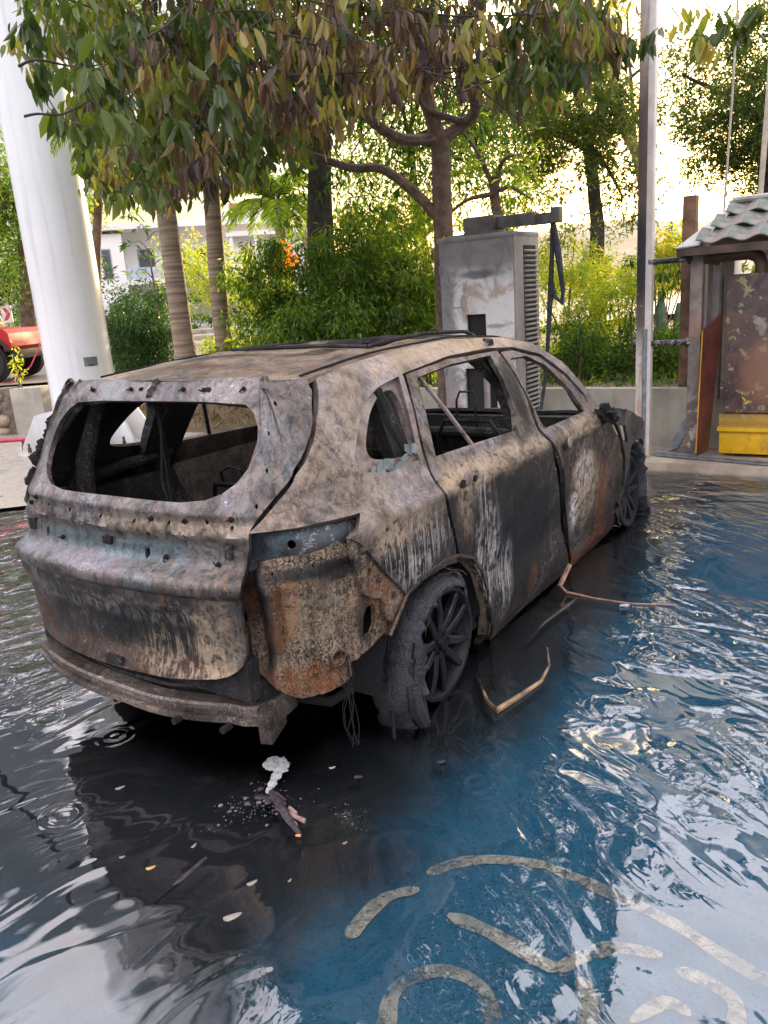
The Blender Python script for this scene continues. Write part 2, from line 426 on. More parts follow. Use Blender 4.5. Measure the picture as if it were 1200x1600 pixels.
tail_R=[(0.025, 1.503), (0.381, 1.514), (1.244, 1.503), (1.269, 1.479), (1.167, 1.37), (1.072, 1.279), (0.999, 1.223), (0.894, 1.166), (0.821, 1.119), (0.743, 1.071), (0.692, 1.018), (0.695, 0.979), (0.68, 0.93), (0.67, 0.877), (0.665, 0.809), (0.644, 0.69), (0.646, 0.613), (0.64, 0.564), (0.613, 0.519), (0.541, 0.482), (0.398, 0.465), (0.222, 0.451)]
tailwin_R=[(0.078, 1.436), (0.333, 1.434), (0.602, 1.424), (0.681, 1.397), (0.73, 1.349), (0.727, 1.304), (0.676, 1.218), (0.621, 1.171), (0.55, 1.137), (0.477, 1.115), (0.358, 1.105), (0.223, 1.105)]
side_out=[(0.692, 1.014), (0.812, 1.021), (1.007, 1.026), (1.2, 1.019), (1.095, 0.954), (1.137, 0.925), (1.251, 0.786), (1.412, 0.626), (1.533, 0.657), (1.718, 0.653), (1.808, 0.638), (1.79, 0.728), (1.745, 0.869), (1.715, 0.985), (1.731, 1.077), (1.751, 1.175), (1.807, 1.3), (1.856, 1.445), (2.315, 1.477), (2.73, 1.476), (3.017, 1.458), (3.332, 1.389), (3.566, 1.252), (3.721, 1.096), (3.717, 0.998)]
side_out_top=[(3.821, 0.994), (3.824, 1.082), (3.593, 1.314), (3.289, 1.459), (2.984, 1.514), (2.493, 1.544), (1.879, 1.534), (1.502, 1.513), (1.312, 1.488), (1.229, 1.386), (1.11, 1.286), (1.028, 1.219), (0.917, 1.159), (0.84, 1.112), (0.759, 1.058)]
qframe_hole=[(1.294, 1.144), (1.302, 1.197), (1.407, 1.299), (1.525, 1.38), (1.638, 1.416), (1.818, 1.439), (1.753, 1.268), (1.697, 1.111), (1.48, 1.105)]
qglass=[(1.413, 1.204), (1.454, 1.253), (1.536, 1.327), (1.634, 1.377), (1.718, 1.395), (1.762, 1.384), (1.775, 1.326), (1.746, 1.234), (1.712, 1.155), (1.664, 1.132), (1.516, 1.146), (1.419, 1.166)]
rdoor=[(1.751, 1.071), (1.733, 0.981), (1.766, 0.863), (1.812, 0.722), (1.844, 0.647), (1.965, 0.596), (2.062, 0.498), (2.131, 0.367), (2.182, 0.212), (2.296, 0.038), (2.696, 0.075), (3.33, 0.073), (3.147, 0.314), (3.044, 0.61), (2.924, 0.862), (2.855, 1.006), (2.895, 1.203), (2.856, 1.367), (2.816, 1.455), (2.292, 1.464), (1.881, 1.439), (1.821, 1.298), (1.765, 1.159)]
rwin=[(1.954, 1.417), (2.291, 1.44), (2.717, 1.441), (2.727, 1.325), (2.712, 1.162), (2.629, 1.071), (2.173, 1.088), (1.825, 1.099), (1.884, 1.26)]
fdoor=[(2.882, 0.998), (2.962, 0.861), (3.105, 0.595), (3.217, 0.292), (3.426, 0.052), (3.852, 0.054), (4.313, 0.121), (4.244, 0.352), (4.249, 0.577), (4.14, 0.731), (3.856, 0.916), (3.717, 0.986), (3.704, 1.082), (3.526, 1.237), (3.293, 1.375), (2.993, 1.442), (2.849, 1.445), (2.894, 1.329), (2.925, 1.147)]
fwin=[(2.918, 1.405), (3.127, 1.398), (3.32, 1.328), (3.515, 1.166), (3.563, 1.025), (3.222, 1.027), (2.918, 1.028), (2.941, 1.127), (2.927, 1.284)]
fender=[(3.922, 0.917), (4.204, 0.902), (4.658, 0.797), (5.05, 0.606), (5.05, 0.481), (4.484, 0.611), (4.282, 0.571), (4.231, 0.714)]
fendhole=[(4.075, 0.854), (4.252, 0.82), (4.328, 0.696), (4.201, 0.711)]
pocket=[(0.662, 0.993), (0.811, 1.004), (1.044, 1.01), (1.262, 0.998), (1.193, 0.948), (1.108, 0.916), (1.006, 0.915), (0.839, 0.903), (0.698, 0.879)]
pockhole=[(0.875, 0.956)]
corner=[(0.644, 0.898), (0.703, 0.9), (0.839, 0.921), (0.991, 0.923), (1.105, 0.942), (1.274, 0.803), (1.433, 0.603), (1.405, 0.53), (1.248, 0.475), (1.125, 0.465), (1.098, 0.389), (0.962, 0.373), (0.813, 0.372), (0.734, 0.435), (0.614, 0.469), (0.636, 0.751)]
cornhole=[(1.16, 0.641), (1.259, 0.639), (1.262, 0.518), (1.165, 0.516), (1.017, 0.509)]
bracket=[(1.092, 0.946), (1.121, 0.948), (1.252, 0.796), (1.42, 0.615), (1.351, 0.532), (1.187, 0.5), (1.085, 0.489), (1.076, 0.549), (1.103, 0.741)]
handle_r=[(1.928, 0.983), (1.831, 0.98), (2.034, 0.973)]
handle_f=[(3.141, 0.912), (3.06, 0.898), (3.234, 0.909)]
arch=[(1.371, 0.565), (1.412, 0.626), (1.549, 0.665), (1.832, 0.639), (2.062, 0.498), (2.182, 0.212)]
def mir(p): return [(-a, b) for a, b in p]
def wR(u, v, o=0.0): return wrap(u, v, o)
def wL(u, v, o=0.0): return wrap(-u, v, o)

M_tail = burnt('scorched_tailgate', (.15, .14, .142), tan=.28, rust=.36, soot_shade=.44, ash=.30, streak=.60, teal=.26, seed=1, zs=.80, lift=.25, metal=.6, rough=.34,
    marks=[((-.98, -.1, .62), (.3, .33, .10), 'soot_shade', .8), ((-.95, -.1, .50), (.3, .6, .06), 'rust', .4), ((-.93, -.32, .54), (.3, .30, .11), 'tan', .8, 1), ((-.95, .50, .56), (.3, .16, .16), 'rust', .8, 1), ((-.95, .1, .70), (.3, .8, .06), 'ash', .4, 1), ((-1.0, .66, .55), (.3, .16, .26), 'rust', .75), ((-.95, .0, .93), (.2, .55, .045), 'teal', .5),
           ((-.9, -.35, 1.02), (.3, .4, .05), 'tan', .4), ((-.95, .2, .60), (.3, .9, .16), 'soot_shade', .45), ((-.9, -.52, .62), (.3, .12, .2), 'tan', .6), ((-1, .3, .87), (.2, .5, .03), 'grey', .5)])
M_side = burnt('scorched_body_side', (.18, .155, .15), tan=.42, rust=.28, soot_shade=.36, ash=.36, streak=.35, seed=2, zs=.97, lift=.55, metal=.5, rough=.38,
    marks=[((-.1, -.95, .85), (.4, .2, .13), 'tan', .6), ((-.1, -.95, .80), (.55, .2, .17), 'soot_shade', .75), ((-.15, -.95, .82), (.42, .2, .13), 'ash', .5, 1), ((-.30, -.93, .72), (.2, .2, .08), 'ash', .45, 1), ((-.3, -.9, .9), (.3, .2, .08), 'tan', .6), ((-.45, -.75, 1.2), (.25, .3, .3), 'tan', .35), ((.9, -.6, 1.5), (1.0, .2, .08), 'tan', .5)])
M_door = burnt('scorched_door', (.080, .073, .073), tan=.14, rust=.30, soot_shade=.62, ash=.38, streak=.7, seed=3, zs=.985, lift=.6, metal=.5, rough=.38,
    marks=[((.6, -.95, .98), (.8, .3, .07), 'tan', .7), ((.80, -.95, .55), (.50, .3, .42), 'soot_shade', .9), ((1.09, -.77, 1.25), (.085, .2, .27), 'soot_shade', .95), ((.42, -.95, .62), (.16, .3, .36), 'ash', .62, 1), ((.62, -.95, .40), (.10, .3, .25), 'ash', .5, 1),
           ((.30, -.95, .2), (.12, .3, .2), 'ash', .5, 1), ((.98, -.95, .26), (.07, .2, .12), 'rust', .5), ((.2, -.95, .9), (.12, .3, .2), 'tan', .5)])
M_fdoor = burnt('scorched_front_door', (.105, .09, .086), tan=.26, rust=.42, soot_shade=.46, ash=.40, streak=.6, seed=4, zs=.965, lift=.6, metal=.5, rough=.38,
    marks=[((1.75, -.95, .62), (.28, .3, .30), 'tan', .75), ((1.55, -.95, .45), (.12, .3, .14), 'ash', .9), ((1.72, -.95, .70), (.16, .3, .18), 'ash', .6, 1), ((1.4, -.95, .3), (.2, .3, .35), 'soot_shade', .8), ((2.1, -.95, .4), (.15, .3, .35), 'rust', .65), ((1.7, -.95, .96), (.5, .3, .06), 'tan', .7), ((1.75, -.95, .12), (.8, .3, .10), 'rust', .6)])
M_inner = burnt('lit_inner_door', (.17, .145, .13), tan=.35, rust=.3, soot_shade=.35, ash=.2, streak=.2, seed=22)  # paler steel paints window light onto the inner faces of the far doors
M_fend = burnt('scorched_fender', (.12, .115, .125), tan=.15, rust=.2, soot_shade=.5, ash=.25, streak=.2, seed=21, metal=.3)
M_frame = burnt('scorched_window_frame', (.24, .20, .185), tan=.50, rust=.32, soot_shade=.32, ash=.2, streak=.1, seed=5, zs=.9, lift=.4, metal=.3)
M_roof = burnt('scorched_roof', (.25, .22, .21), tan=.66, rust=.42, soot_shade=.26, ash=.30, streak=.0, seed=6, metal=.45, rough=.40,
    marks=[((-.33, .1, 1.5), (.05, .5, .1), 'rust', .6), ((-.1, .05, 1.55), (.14, .22, .2), 'soot_shade', .8), ((.1, -.25, 1.55), (.25, .07, .2), 'soot_shade', .7), ((.2, .3, 1.55), (.1, .25, .2), 'tan', .6)])
M_corner = burnt('speckled_corner_steel', (.11, .095, .09), tan=.30, rust=.60, soot_shade=.44, ash=.22, streak=.6, crack=.75, seed=7, metal=.2, rough=.6,
    marks=[((-.87, -.64, .68), (.13, .085, .34), 'soot_shade', .96), ((-.62, -.85, .84), (.12, .12, .05), 'soot_shade', .8), ((-.52, -.88, .60), (.06, .1, .14), 'soot_shade', .7), ((-.72, -.86, .72), (.05, .05, .12), 'soot_shade', .6), ((-.8, -.8, .7), (.03, .3, .2), 'rust', .6), ((-.8, -.85, .68), (.3, .16, .16), 'tan', .35), ((-.7, -.8, .86), (.2, .3, .03), 'soot_shade', .8), ((-.8, -.8, .42), (.3, .3, .10), 'rust', .7), ((-.45, -.9, .75), (.12, .2, .15), 'rust', .5)])  # dark marks beside the tailgate and under the pocket paint in recess shade
M_pocket = burnt('lamp_pocket_steel', (.10, .11, .12), tan=.10, rust=.45, soot_shade=.50, ash=.15, streak=.3, teal=.4, seed=8, metal=.3)
M_dark = burnt('sooted_inner_steel', (.06, .055, .055), tan=.12, rust=.22, soot_shade=.7, ash=.12, streak=.3, seed=9, metal=.2, rough=.6, fine=.5)
M_black = burnt('black_char', (.022, .022, .025), tan=-.6, rust=-.4, soot_shade=1.0, ash=-.3, streak=0, seed=10, metal=.0, rough=.7, fine=.3)
M_beam = burnt('scorched_bumper_beam', (.13, .115, .112), tan=.30, rust=.50, soot_shade=.45, ash=.3, streak=.1, crack=.25, seed=11, metal=.4, rough=.42)

car = thing('burnt_car', 'burnt out rusty grey sports utility car shell without glass standing in dark water', 'car', bay(0, 0, 0), BAYROT)

def bk(u, v, s=0, a=.006, f=2.4): return a * mn.noise(Vector((u * f, v * f, s))) + a * .35 * mn.noise(Vector((u * f * 3.3, v * f * 3.3, s + 5)))
# tailgate
tail_out = tail_R + mir(tail_R)[::-1]
tw_out = tailwin_R + mir(tailwin_R)[::-1]
def gsn(x, c, w_): return math.exp(-((x - c) / w_) ** 2)
def d_tail(u, v):
    o = bk(u, v, 1, .004, 3)
    if v > 1.07:        # rolled lip around the window aperture and the curved channel beside it
        a = abs(u)
        o -= .014 * gsn(a, .86 + (v - 1.25) * .35, .035) * sst(1.08, 1.15, v)
        o -= .008 * gsn(v, 1.47, .012)
    else:
        o -= .010 * gsn(v, 1.045, .014)
        o += .010 * sst(1.012, 1.000, v) * sst(.975, .99, v) * (0.7 + mn.noise(Vector((u * 9, 0, 2))))
        o -= .007 * gsn(v, .972 + .006 * mn.noise(Vector((u * 6, 1, 2))), .009)
        o -= .006 * gsn(v, .792, .007)
    if .50 < v < .74: o -= .012 * sst(.42, .34, abs(u - .02)) * sst(.5, .54, v) * sst(.74, .70, v)
    return o
bolts_h = [(.55, 1.475), (.30, 1.474), (.18, 1.476), (-.16, 1.478), (-.5, 1.47)]
small_h = [(.84, 1.33), (.80, 1.21), (.73, 1.10), (.99, 1.43), (.5, 1.045), (.32, 1.035), (.14, 1.03), (-.06, 1.033), (-.27, 1.035), (-.45, 1.04), (.62, 1.03), (-.84, 1.28), (-.78, 1.16), (.40, .992), (.22, .99), (-.18, .995), (-.38, 1.0)]
tholes = [tw_out] + [circ(p, .0085, 8) for p in small_h] + [circ((.20, .915), .014, 10, .018), circ((-.47, .925), .014, 10, .02), circ((-.10, 1.478), .015, 10, .008)]
panel('tailgate', tail_out, tholes, wR, M_tail, car, .022, .016, d_tail, ch=1)
# ragged rubber scraps along the left edge of the tailgate
bm = BM()
for k in range(26):
    s_ = -(.86 + .33 * k / 25) ; z_ = 1.10 + .36 * k / 25
    p = Vector(wrap(s_, z_, .012)); ico(bm, p + Vector((0, random.uniform(-.008, .015), random.uniform(-.012, .012))), random.uniform(.012, .028), 1, (1, 1.1, 1.2), .6, k, 2.0)
obj('melted_seal', bm, M_black, car)
# spoiler brackets / studs left in the tailgate
bolt_src = None
for (u, v) in bolts_h + [(.62, 1.06), (.40, 1.045), (.23, 1.045), (-.56, 1.06), (-.62, 1.03), (.30, .91), (-.33, .92), (.55, .90)]:
    if bolt_src is None:
        bm = BM(); cyl(bm, (0, 0, 0), (-.016, 0, 0), .0045, 6); cyl(bm, (0, 0, 0), (-.006, 0, 0), .011, 6); tube(bm, [(-.012, 0, 0), (-.016, .012, -.01)], .003, 5)
        bolt_src = obj('bolt', bm, M_dark, car); bo = bolt_src
    else: bo = inst(bolt_src, car)
    bo.location = wrap(u, v, d_tail(u, v) + .001); bo.rotation_euler = (random.uniform(0, 6), random.uniform(-.2, .2), -u * .35)

# body side panels (right side traced, left side mirrored)
side_loop = side_out + side_out_top
def d_side(u, v):
    o = bk(u, v, 2, .005, 2)
    o -= .010 * gsn(v, 1.0, .012) * sst(1.3, 1.5, u)
    if v < .98: o += .004 * math.sin((v + .2 * u) * 14)
    # rolled wheel arch lip
    return o
def d_top(u, v): return bk(u, v, 2, .003, 2)
for sd, mp in ((0, wR), (1, wL)):
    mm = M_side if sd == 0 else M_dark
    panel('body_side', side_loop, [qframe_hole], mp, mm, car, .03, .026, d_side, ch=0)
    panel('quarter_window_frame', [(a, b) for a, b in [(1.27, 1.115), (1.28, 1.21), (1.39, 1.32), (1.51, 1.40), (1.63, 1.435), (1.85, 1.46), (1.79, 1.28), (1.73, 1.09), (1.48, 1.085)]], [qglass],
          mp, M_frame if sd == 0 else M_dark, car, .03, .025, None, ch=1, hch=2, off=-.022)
    def d_door(u, v, sd=sd):
        o = bk(u, v, 3 + sd, .010, 1.7) - .010 * gsn(v, .99, .010)
        o += .012 * gsn(v, .30, .10) - .010 * gsn(v, .45, .12)
        return o if v < 1.05 else bk(u, v, 3, .003, 3)
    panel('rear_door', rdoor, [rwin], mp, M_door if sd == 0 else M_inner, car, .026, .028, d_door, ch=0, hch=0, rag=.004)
    def d_fd(u, v, sd=sd):
        o = bk(u, v, 5 + sd, .016, 1.5) - .010 * gsn(v, .97, .010)
        o += .03 * gsn(u, 2.9 + (1 - v) * .35, .06) * sst(1.0, .8, v)      # rear edge sprung outwards
        return o if v < 1.03 else bk(u, v, 3, .003, 3)
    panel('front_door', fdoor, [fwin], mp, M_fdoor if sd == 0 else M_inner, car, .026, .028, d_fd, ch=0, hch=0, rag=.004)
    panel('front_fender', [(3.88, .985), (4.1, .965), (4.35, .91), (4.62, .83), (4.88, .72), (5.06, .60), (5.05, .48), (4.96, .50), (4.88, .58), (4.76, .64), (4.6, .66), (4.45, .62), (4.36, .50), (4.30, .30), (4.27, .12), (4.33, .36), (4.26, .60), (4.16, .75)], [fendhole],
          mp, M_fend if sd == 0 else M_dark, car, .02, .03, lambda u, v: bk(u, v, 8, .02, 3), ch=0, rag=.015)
    # B and C pillars set behind the gaps between the doors
    pil = [(2.60, 1.50), (3.02, 1.50), (3.02, 1.15), (3.08, .95), (3.4, .10), (3.05, .08), (2.86, .80), (2.75, 1.02), (2.78, 1.3)]
    panel('pillar', pil, [], mp, M_dark, car, .05, .05, None, ch=0, off=-.055)
    pil = [(1.66, 1.46), (2.0, 1.48), (1.93, 1.30), (1.84, 1.05), (1.9, .85), (2.05, .62), (1.7, .70), (1.6, .98), (1.62, 1.2)]
    panel('pillar', pil, [], mp, M_dark, car, .05, .05, None, ch=0, off=-.055)
    # sill under the doors
    panel('sill', [(2.22, .17), (2.22, .03), (4.30, .03), (4.30, .17)], [], mp, M_dark, car, .03, .05, None, ch=0, off=-.03)
# division bar of the rear door glass
bm = BM()
a, b = Vector(wrap(1.985, 1.432, -.015)), Vector(wrap(2.17, 1.085, -.012))
tube(bm, [a, (a + b) / 2 + Vector((0, -.004, 0)), b], .011, 6); obj('window_divider', bm, M_frame, car)
bm = BM(); a, b = Vector(wrap(-1.985, 1.432, -.015)), Vector(wrap(-2.17, 1.085, -.012)); tube(bm, [a, b], .012, 6); obj('window_divider', bm, M_dark, car)

# rear right corner: lamp pocket, inner corner panel, bracket
def d_pocket(u, v): return bk(u, v, 11, .006, 6) - .012 * sst(.93, .90, v) 
def d_corner(u, v):
    o = bk(u, v, 12, .006, 5)
    o -= .030 * sst(.84, .80, v) * sst(1.12, 1.0, u) * sst(.36, .42, v) * .4
    o -= .07 * sst(.725, .675, u) * sst(.40, .48, v)
    for c_, w_, a_ in ((.745, .020, .016), (.80, .012, -.020), (.86, .04, .014), (.925, .012, -.022), (.99, .05, .014), (1.115, .012, -.020)):
        o += a_ * gsn(u, c_, w_) * sst(.85, .78, v)
    o *= 1 - .6 * sst(.46, .40, v)
    o += .020 * sst(.055, .035, math.hypot(u - 1.017, v - .515))           # boss round the drain tube
    o -= .012 * gsn(v, .845, .010) + .010 * gsn(v, .435, .008)
    return o
corner_l = [(.60, .90)] + corner[:-2] + [(.60, .47), (.60, .75)]
panel('lamp_pocket', [(.62, 1.0)] + pocket[1:-1] + [(.62, .86)], [circ((.875, .952), .020, 14)], wR, M_pocket, car, .015, .02, d_pocket, ch=1, rag=.004, off=-.07)
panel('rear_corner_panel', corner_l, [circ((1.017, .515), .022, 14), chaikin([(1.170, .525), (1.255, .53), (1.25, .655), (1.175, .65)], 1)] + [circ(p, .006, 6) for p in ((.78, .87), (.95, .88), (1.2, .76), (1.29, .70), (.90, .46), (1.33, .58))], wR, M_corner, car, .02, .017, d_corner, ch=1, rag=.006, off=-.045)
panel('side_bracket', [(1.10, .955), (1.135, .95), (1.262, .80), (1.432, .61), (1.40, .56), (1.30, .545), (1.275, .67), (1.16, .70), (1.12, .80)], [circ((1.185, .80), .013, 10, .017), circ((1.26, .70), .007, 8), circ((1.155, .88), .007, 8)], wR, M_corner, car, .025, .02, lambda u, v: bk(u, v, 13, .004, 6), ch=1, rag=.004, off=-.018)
bm = BM()
for (u, v, o_) in ((.76, .885, -.055), (.93, .89, -.055), (1.15, .90, -.012), (1.23, .755, -.012), (1.33, .66, -.012)):
    p = Vector(wrap(u, v, o_)); q = Vector(wrap(u, v, o_ + .014)); cyl(bm, p, q, .007, 6); cyl(bm, p, p + (q - p) * .3, .013, 8)
obj('bolt', bm, M_beam, car)
bm = BM(); a = Vector(wrap(1.017, .515, -.10)); b = Vector(wrap(1.017, .515, -.012))
for r_, n_ in ((.034, 1), (.025, 0)):
    pass
for k in range(16):
    pass
tube(bm, [a, b], .030, 16, cap=False)
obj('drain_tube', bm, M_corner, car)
# mirrored plain left rear corner
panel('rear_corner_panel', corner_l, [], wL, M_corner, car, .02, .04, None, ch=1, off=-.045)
panel('lamp_pocket', [(.62, 1.0)] + pocket[1:-1] + [(.62, .86)], [], wL, M_pocket, car, .015, .04, None, ch=1, off=-.06)
# quarter panel wheel-arch lips, riveted
def lip(side):
    pts = [(1.30, .50), (1.37, .575), (1.42, .632), (1.55, .668), (1.70, .672), (1.83, .652), (1.95, .605), (2.06, .508), (2.13, .375), (2.18, .22), (2.20, .12)]
    vs, fs = [], []
    n = len(pts)
    for i, (u, v) in enumerate(pts):
        for o_, dz in ((.002, .004), (.004, .016 + .006 * mn.noise(Vector((u * 9, v * 9, 0)))), (-.003, .019), (-.035, -.002), (-.05, -.02)):
            cx, cz = 1.66, .27
            dx, dzv = u - cx, v - cz; L = math.hypot(dx, dzv)
            k = dz
            vs.append(Vector(wrap(side * (u + dx / L * k), v + dzv / L * k, o_)))
    for i in range(n - 1):
        for j in range(4):
            fs.append((i * 5 + j, i * 5 + j + 1, i * 5 + 6 + j, i * 5 + 5 + j))
    return vs, fs
M_lip = burnt('rusty_arch_lip', (.16, .12, .10), tan=.3, rust=.5, soot_shade=.55, ash=.3, streak=.2, crack=.3, seed=14, metal=.2, rough=.6)
vs, fs = lip(1); pobj('wheel_arch_lip', vs, fs, M_lip, car)
vs, fs = lip(-1); pobj('wheel_arch_lip', vs, fs, M_dark, car)
# recessed door handle bosses
for u, v, s_ in ((1.93, .985, 1), (3.14, .915, 1)):
    bm = BM(); p = Vector(wrap(u, v, .004)); q = Vector(wrap(u, v, .03))
    ico(bm, p * .7 + q * .3, .036, 2, (1.2, .32, 1.0), .3, 3); obj('door_handle_mount', bm, M_frame, car)
    bm = BM()
    for du, rr in ((-.058, .019), (.055, .015)):
        bm = BM(); p = Vector(wrap(u + du, v - .012, .002)); q = Vector(wrap(u + du, v - .012, .010)); cyl(bm, p, q, rr, 12); obj('handle_hole', bm, M_black, car)
# melted mirror stump
bm = BM(); p = Vector(wrap(3.70, .985, .06))
ico(bm, p, .052, 3, (.9, 1.2, 1.0), .9, 4, 2.2); ico(bm, p + Vector((.03, .03, .04)), .03, 2, (1.4, 1, .8), .6, 6, 2); tube(bm, [p + Vector((0, .09, .01)), p], .025, 6)
obj('door_mirror', bm, M_black, car)
# shards still hanging in the quarter window
M_glass = simple('sooted_glass_shard', (.23, .27, .26), .3, 0, .4, 20, .001)
for k in range(9):
    u = 1.40 + .036 * k; bm = BM(); c = Vector(wrap(u, 1.125 + random.uniform(-.02, .02) + .02 * (k > 5), -.005 + random.uniform(-.005, .02)))
    h = random.uniform(.03, .055); w_ = .028
    poly = [(-w_, -h * .5), (w_ * .8, -h * .6), (w_, h * .3), (w_ * .2, h * random.uniform(.4, .8)), (-w_ * .9, h * .4)]
    prism(bm, poly, c, (1, 0, random.uniform(-.5, .5)), (random.uniform(-.3, .3), random.uniform(-.15, .1), 1), (0, 1, 0), .004)
    obj('glass_shard', bm, M_glass, car, smooth=False)

# roof
ZD = [(1.05, 1.47), (1.23, 1.492), (1.5, 1.513), (1.88, 1.534), (2.5, 1.544), (2.98, 1.514), (3.2, 1.475), (3.35, 1.43)]
def roofpt(u, t, o=0.0):
    zz = interp([a for a, b in ZD], [b for a, b in ZD], u)
    px, py, pz = wrap(u, zz); a = abs(t)
    sag = .018 * mn.noise(Vector((px * 2.2, t * 1.6, 3))) + .008 * mn.noise(Vector((px * 6, t * 5, 8)))
    if px < .35: sag += .034 * gsn(px, -.12, .18) * gsn(t, -.15, .55) - .018 * gsn(px, .12, .10) * gsn(t, -.1, .6)
    z = pz + .018 * (1 - a ** 2.2) + sag * min(1, (1 - a) * 5)
    return (px - .10 * (1 - a * a) * sst(2.0, 1.2, u), py * t if True else 0, z + o)
rl = [(1.235, -1), (1.5, -1), (2.0, -1), (2.5, -1), (3.0, -1), (3.28, -1), (3.30, 0), (3.28, 1), (3.0, 1), (2.5, 1), (2.0, 1), (1.5, 1), (1.235, 1), (1.22, .5), (1.215, 0), (1.22, -.5)]
def roofmap(u, v, o=0.0): return roofpt(u, v * 1.6, o)
panel('roof', [(a, b / 1.6) for a, b in rl], [[(2.02, -.44), (2.95, -.43), (2.95, .43), (2.02, .44)]], roofmap, M_roof, car, .022, .03, None, ch=0, hch=0)
# raised sunroof frame, far edge sprung up
bm = BM()
def rf(u, t, dz): return Vector(roofpt(u, t, dz))
tube(bm, [rf(1.98, .74, .008), rf(2.1, .76, .024), rf(2.5, .77, .030), rf(2.9, .75, .022), rf(3.02, .72, .006)], .011, 6)
tube(bm, [rf(1.98, .74, .01), rf(1.97, .3, .012), rf(1.97, -.3, .01), rf(2.0, -.72, .008)], .010, 6)
tube(bm, [rf(2.0, -.72, .008), rf(2.5, -.73, .008), rf(3.0, -.72, .006), rf(3.02, 0, .006), rf(3.02, .72, .006)], .009, 6)
obj('sunroof_frame', bm, M_dark, car)
bm = BM()
for sgn in (-1, 1):
    pts = [rf(1.30 + k * .17, sgn * .93, .004) for k in range(12)]
    tube(bm, pts, .006, 5)
obj('roof_channel', bm, M_black, car)
# thin black lines: raised ridge between roof and tailgate
# windscreen surround: header, A pillars continue in the side panels; cowl, dash
bm = BM()
tube(bm, [rf(3.29, -.95, -.02), rf(3.31, 0, -.02), rf(3.29, .95, -.02)], .028, 8)
obj('windscreen_header', bm, M_dark, car)
bm = BM()
box(bm, (2.14, 0, .90), (.16, 1.62, .10)); box(bm, (2.22, 0, .55), (.05, 1.6, .75))
obj('firewall', bm, M_dark, car)
bm = BM(); tube(bm, [(1.98, -.72, .84), (1.95, 0, .86), (1.98, .72, .84)], .035, 8)
for y in (-.5, .1, .45): tube(bm, [(1.97, y, .85), (2.1, y, .4)], .02, 6)
obj('dash_beam', bm, M_dark, car)
bm = BM()
c = Vector((1.76, .37, .86)); pts = [c + Vector((.07 * math.sin(a), .175 * math.cos(a), .165 * math.sin(a))) for a in [k * math.pi / 10 for k in range(21)]]
tube(bm, pts, .010, 6, cap=False); tube(bm, [c, c + Vector((.22, 0, -.06))], .025, 8); tube(bm, [c + Vector((0, -.17, 0)), c, c + Vector((0, .17, 0))], .010, 6); tube(bm, [c, c + Vector((-.05, 0, -.15))], .010, 6)
obj('steering_wheel', bm, M_black, car)
# hood and front end
def hoodmap(u, v, o=0.0):
    z = .985 - .16 * (u - 2.15) - .16 * max(0, u - 2.7) ** 2 - .05 * (v / .8) ** 2 + .02 * mn.noise(Vector((u * 2, v * 2, 1)))
    if v < -.45: z += .035 * sst(.45, .8, -v) * sst(3.0, 2.2, u)
    return (u, v, z + o)
panel('hood', [(2.17, -.80), (2.6, -.83), (3.0, -.80), (3.35, -.68), (3.5, -.3), (3.52, 0), (3.5, .3), (3.35, .68), (3.0, .80), (2.6, .83), (2.17, .80), (2.12, 0)], [], hoodmap, M_dark, car, .02, .07, None, ch=0)
bm = BM(); box(bm, (3.45, 0, .52), (.10, 1.25, .12), bev=.02); box(bm, (3.3, .55, .5), (.5, .08, .12)); box(bm, (3.3, -.55, .5), (.5, .08, .12)); box(bm, (2.9, 0, .5), (.7, .8, .35), bev=.05)
obj('engine_bay', bm, M_dark, car)
# floor, wheel houses, rear cross panel, tunnel
bm = BM()
box(bm, (1.15, 0, .20), (2.6, 1.66, .06)); box(bm, (-.45, 0, .40), (.75, 1.25, .08)); box(bm, (-.86, 0, .46), (.06, 1.22, .16)); box(bm, (1.1, 0, .28), (2.0, .3, .12), bev=.03); box(bm, (2.7, 0, .3), (1.0, 1.0, .10))
box(bm, (.25, 0, .33), (.5, 1.5, .18), bev=.04)
obj('floor_pan', bm, M_dark, car)
bm = BM()
for sgn in (-1, 1):
    for xc, rr in ((0, .44), (2.8, .42)):
        bm = BM()
        for k in range(9):
            a0 = math.pi * (k / 9) ; a1 = math.pi * ((k + 1) / 9)
            y0, y1 = sgn * .87, sgn * .58
            q = [(xc + rr * math.cos(a0), .24 + rr * math.sin(a0)), (xc + rr * math.cos(a1), .24 + rr * math.sin(a1))]
            vv = [bm.verts.new((q[0][0], y0, q[0][1])), bm.verts.new((q[1][0], y0, q[1][1])), bm.verts.new((q[1][0], y1, q[1][1])), bm.verts.new((q[0][0], y1, q[0][1]))]
            bm.faces.new(vv)
            wv = [bm.verts.new((xc, y1, .24)), bm.verts.new((q[0][0], y1, q[0][1])), bm.verts.new((q[1][0], y1, q[1][1]))]; bm.faces.new(wv)
        bmesh.ops.remove_doubles(bm, verts=bm.verts, dist=.0005); obj('wheel_house', bm, M_black, car)
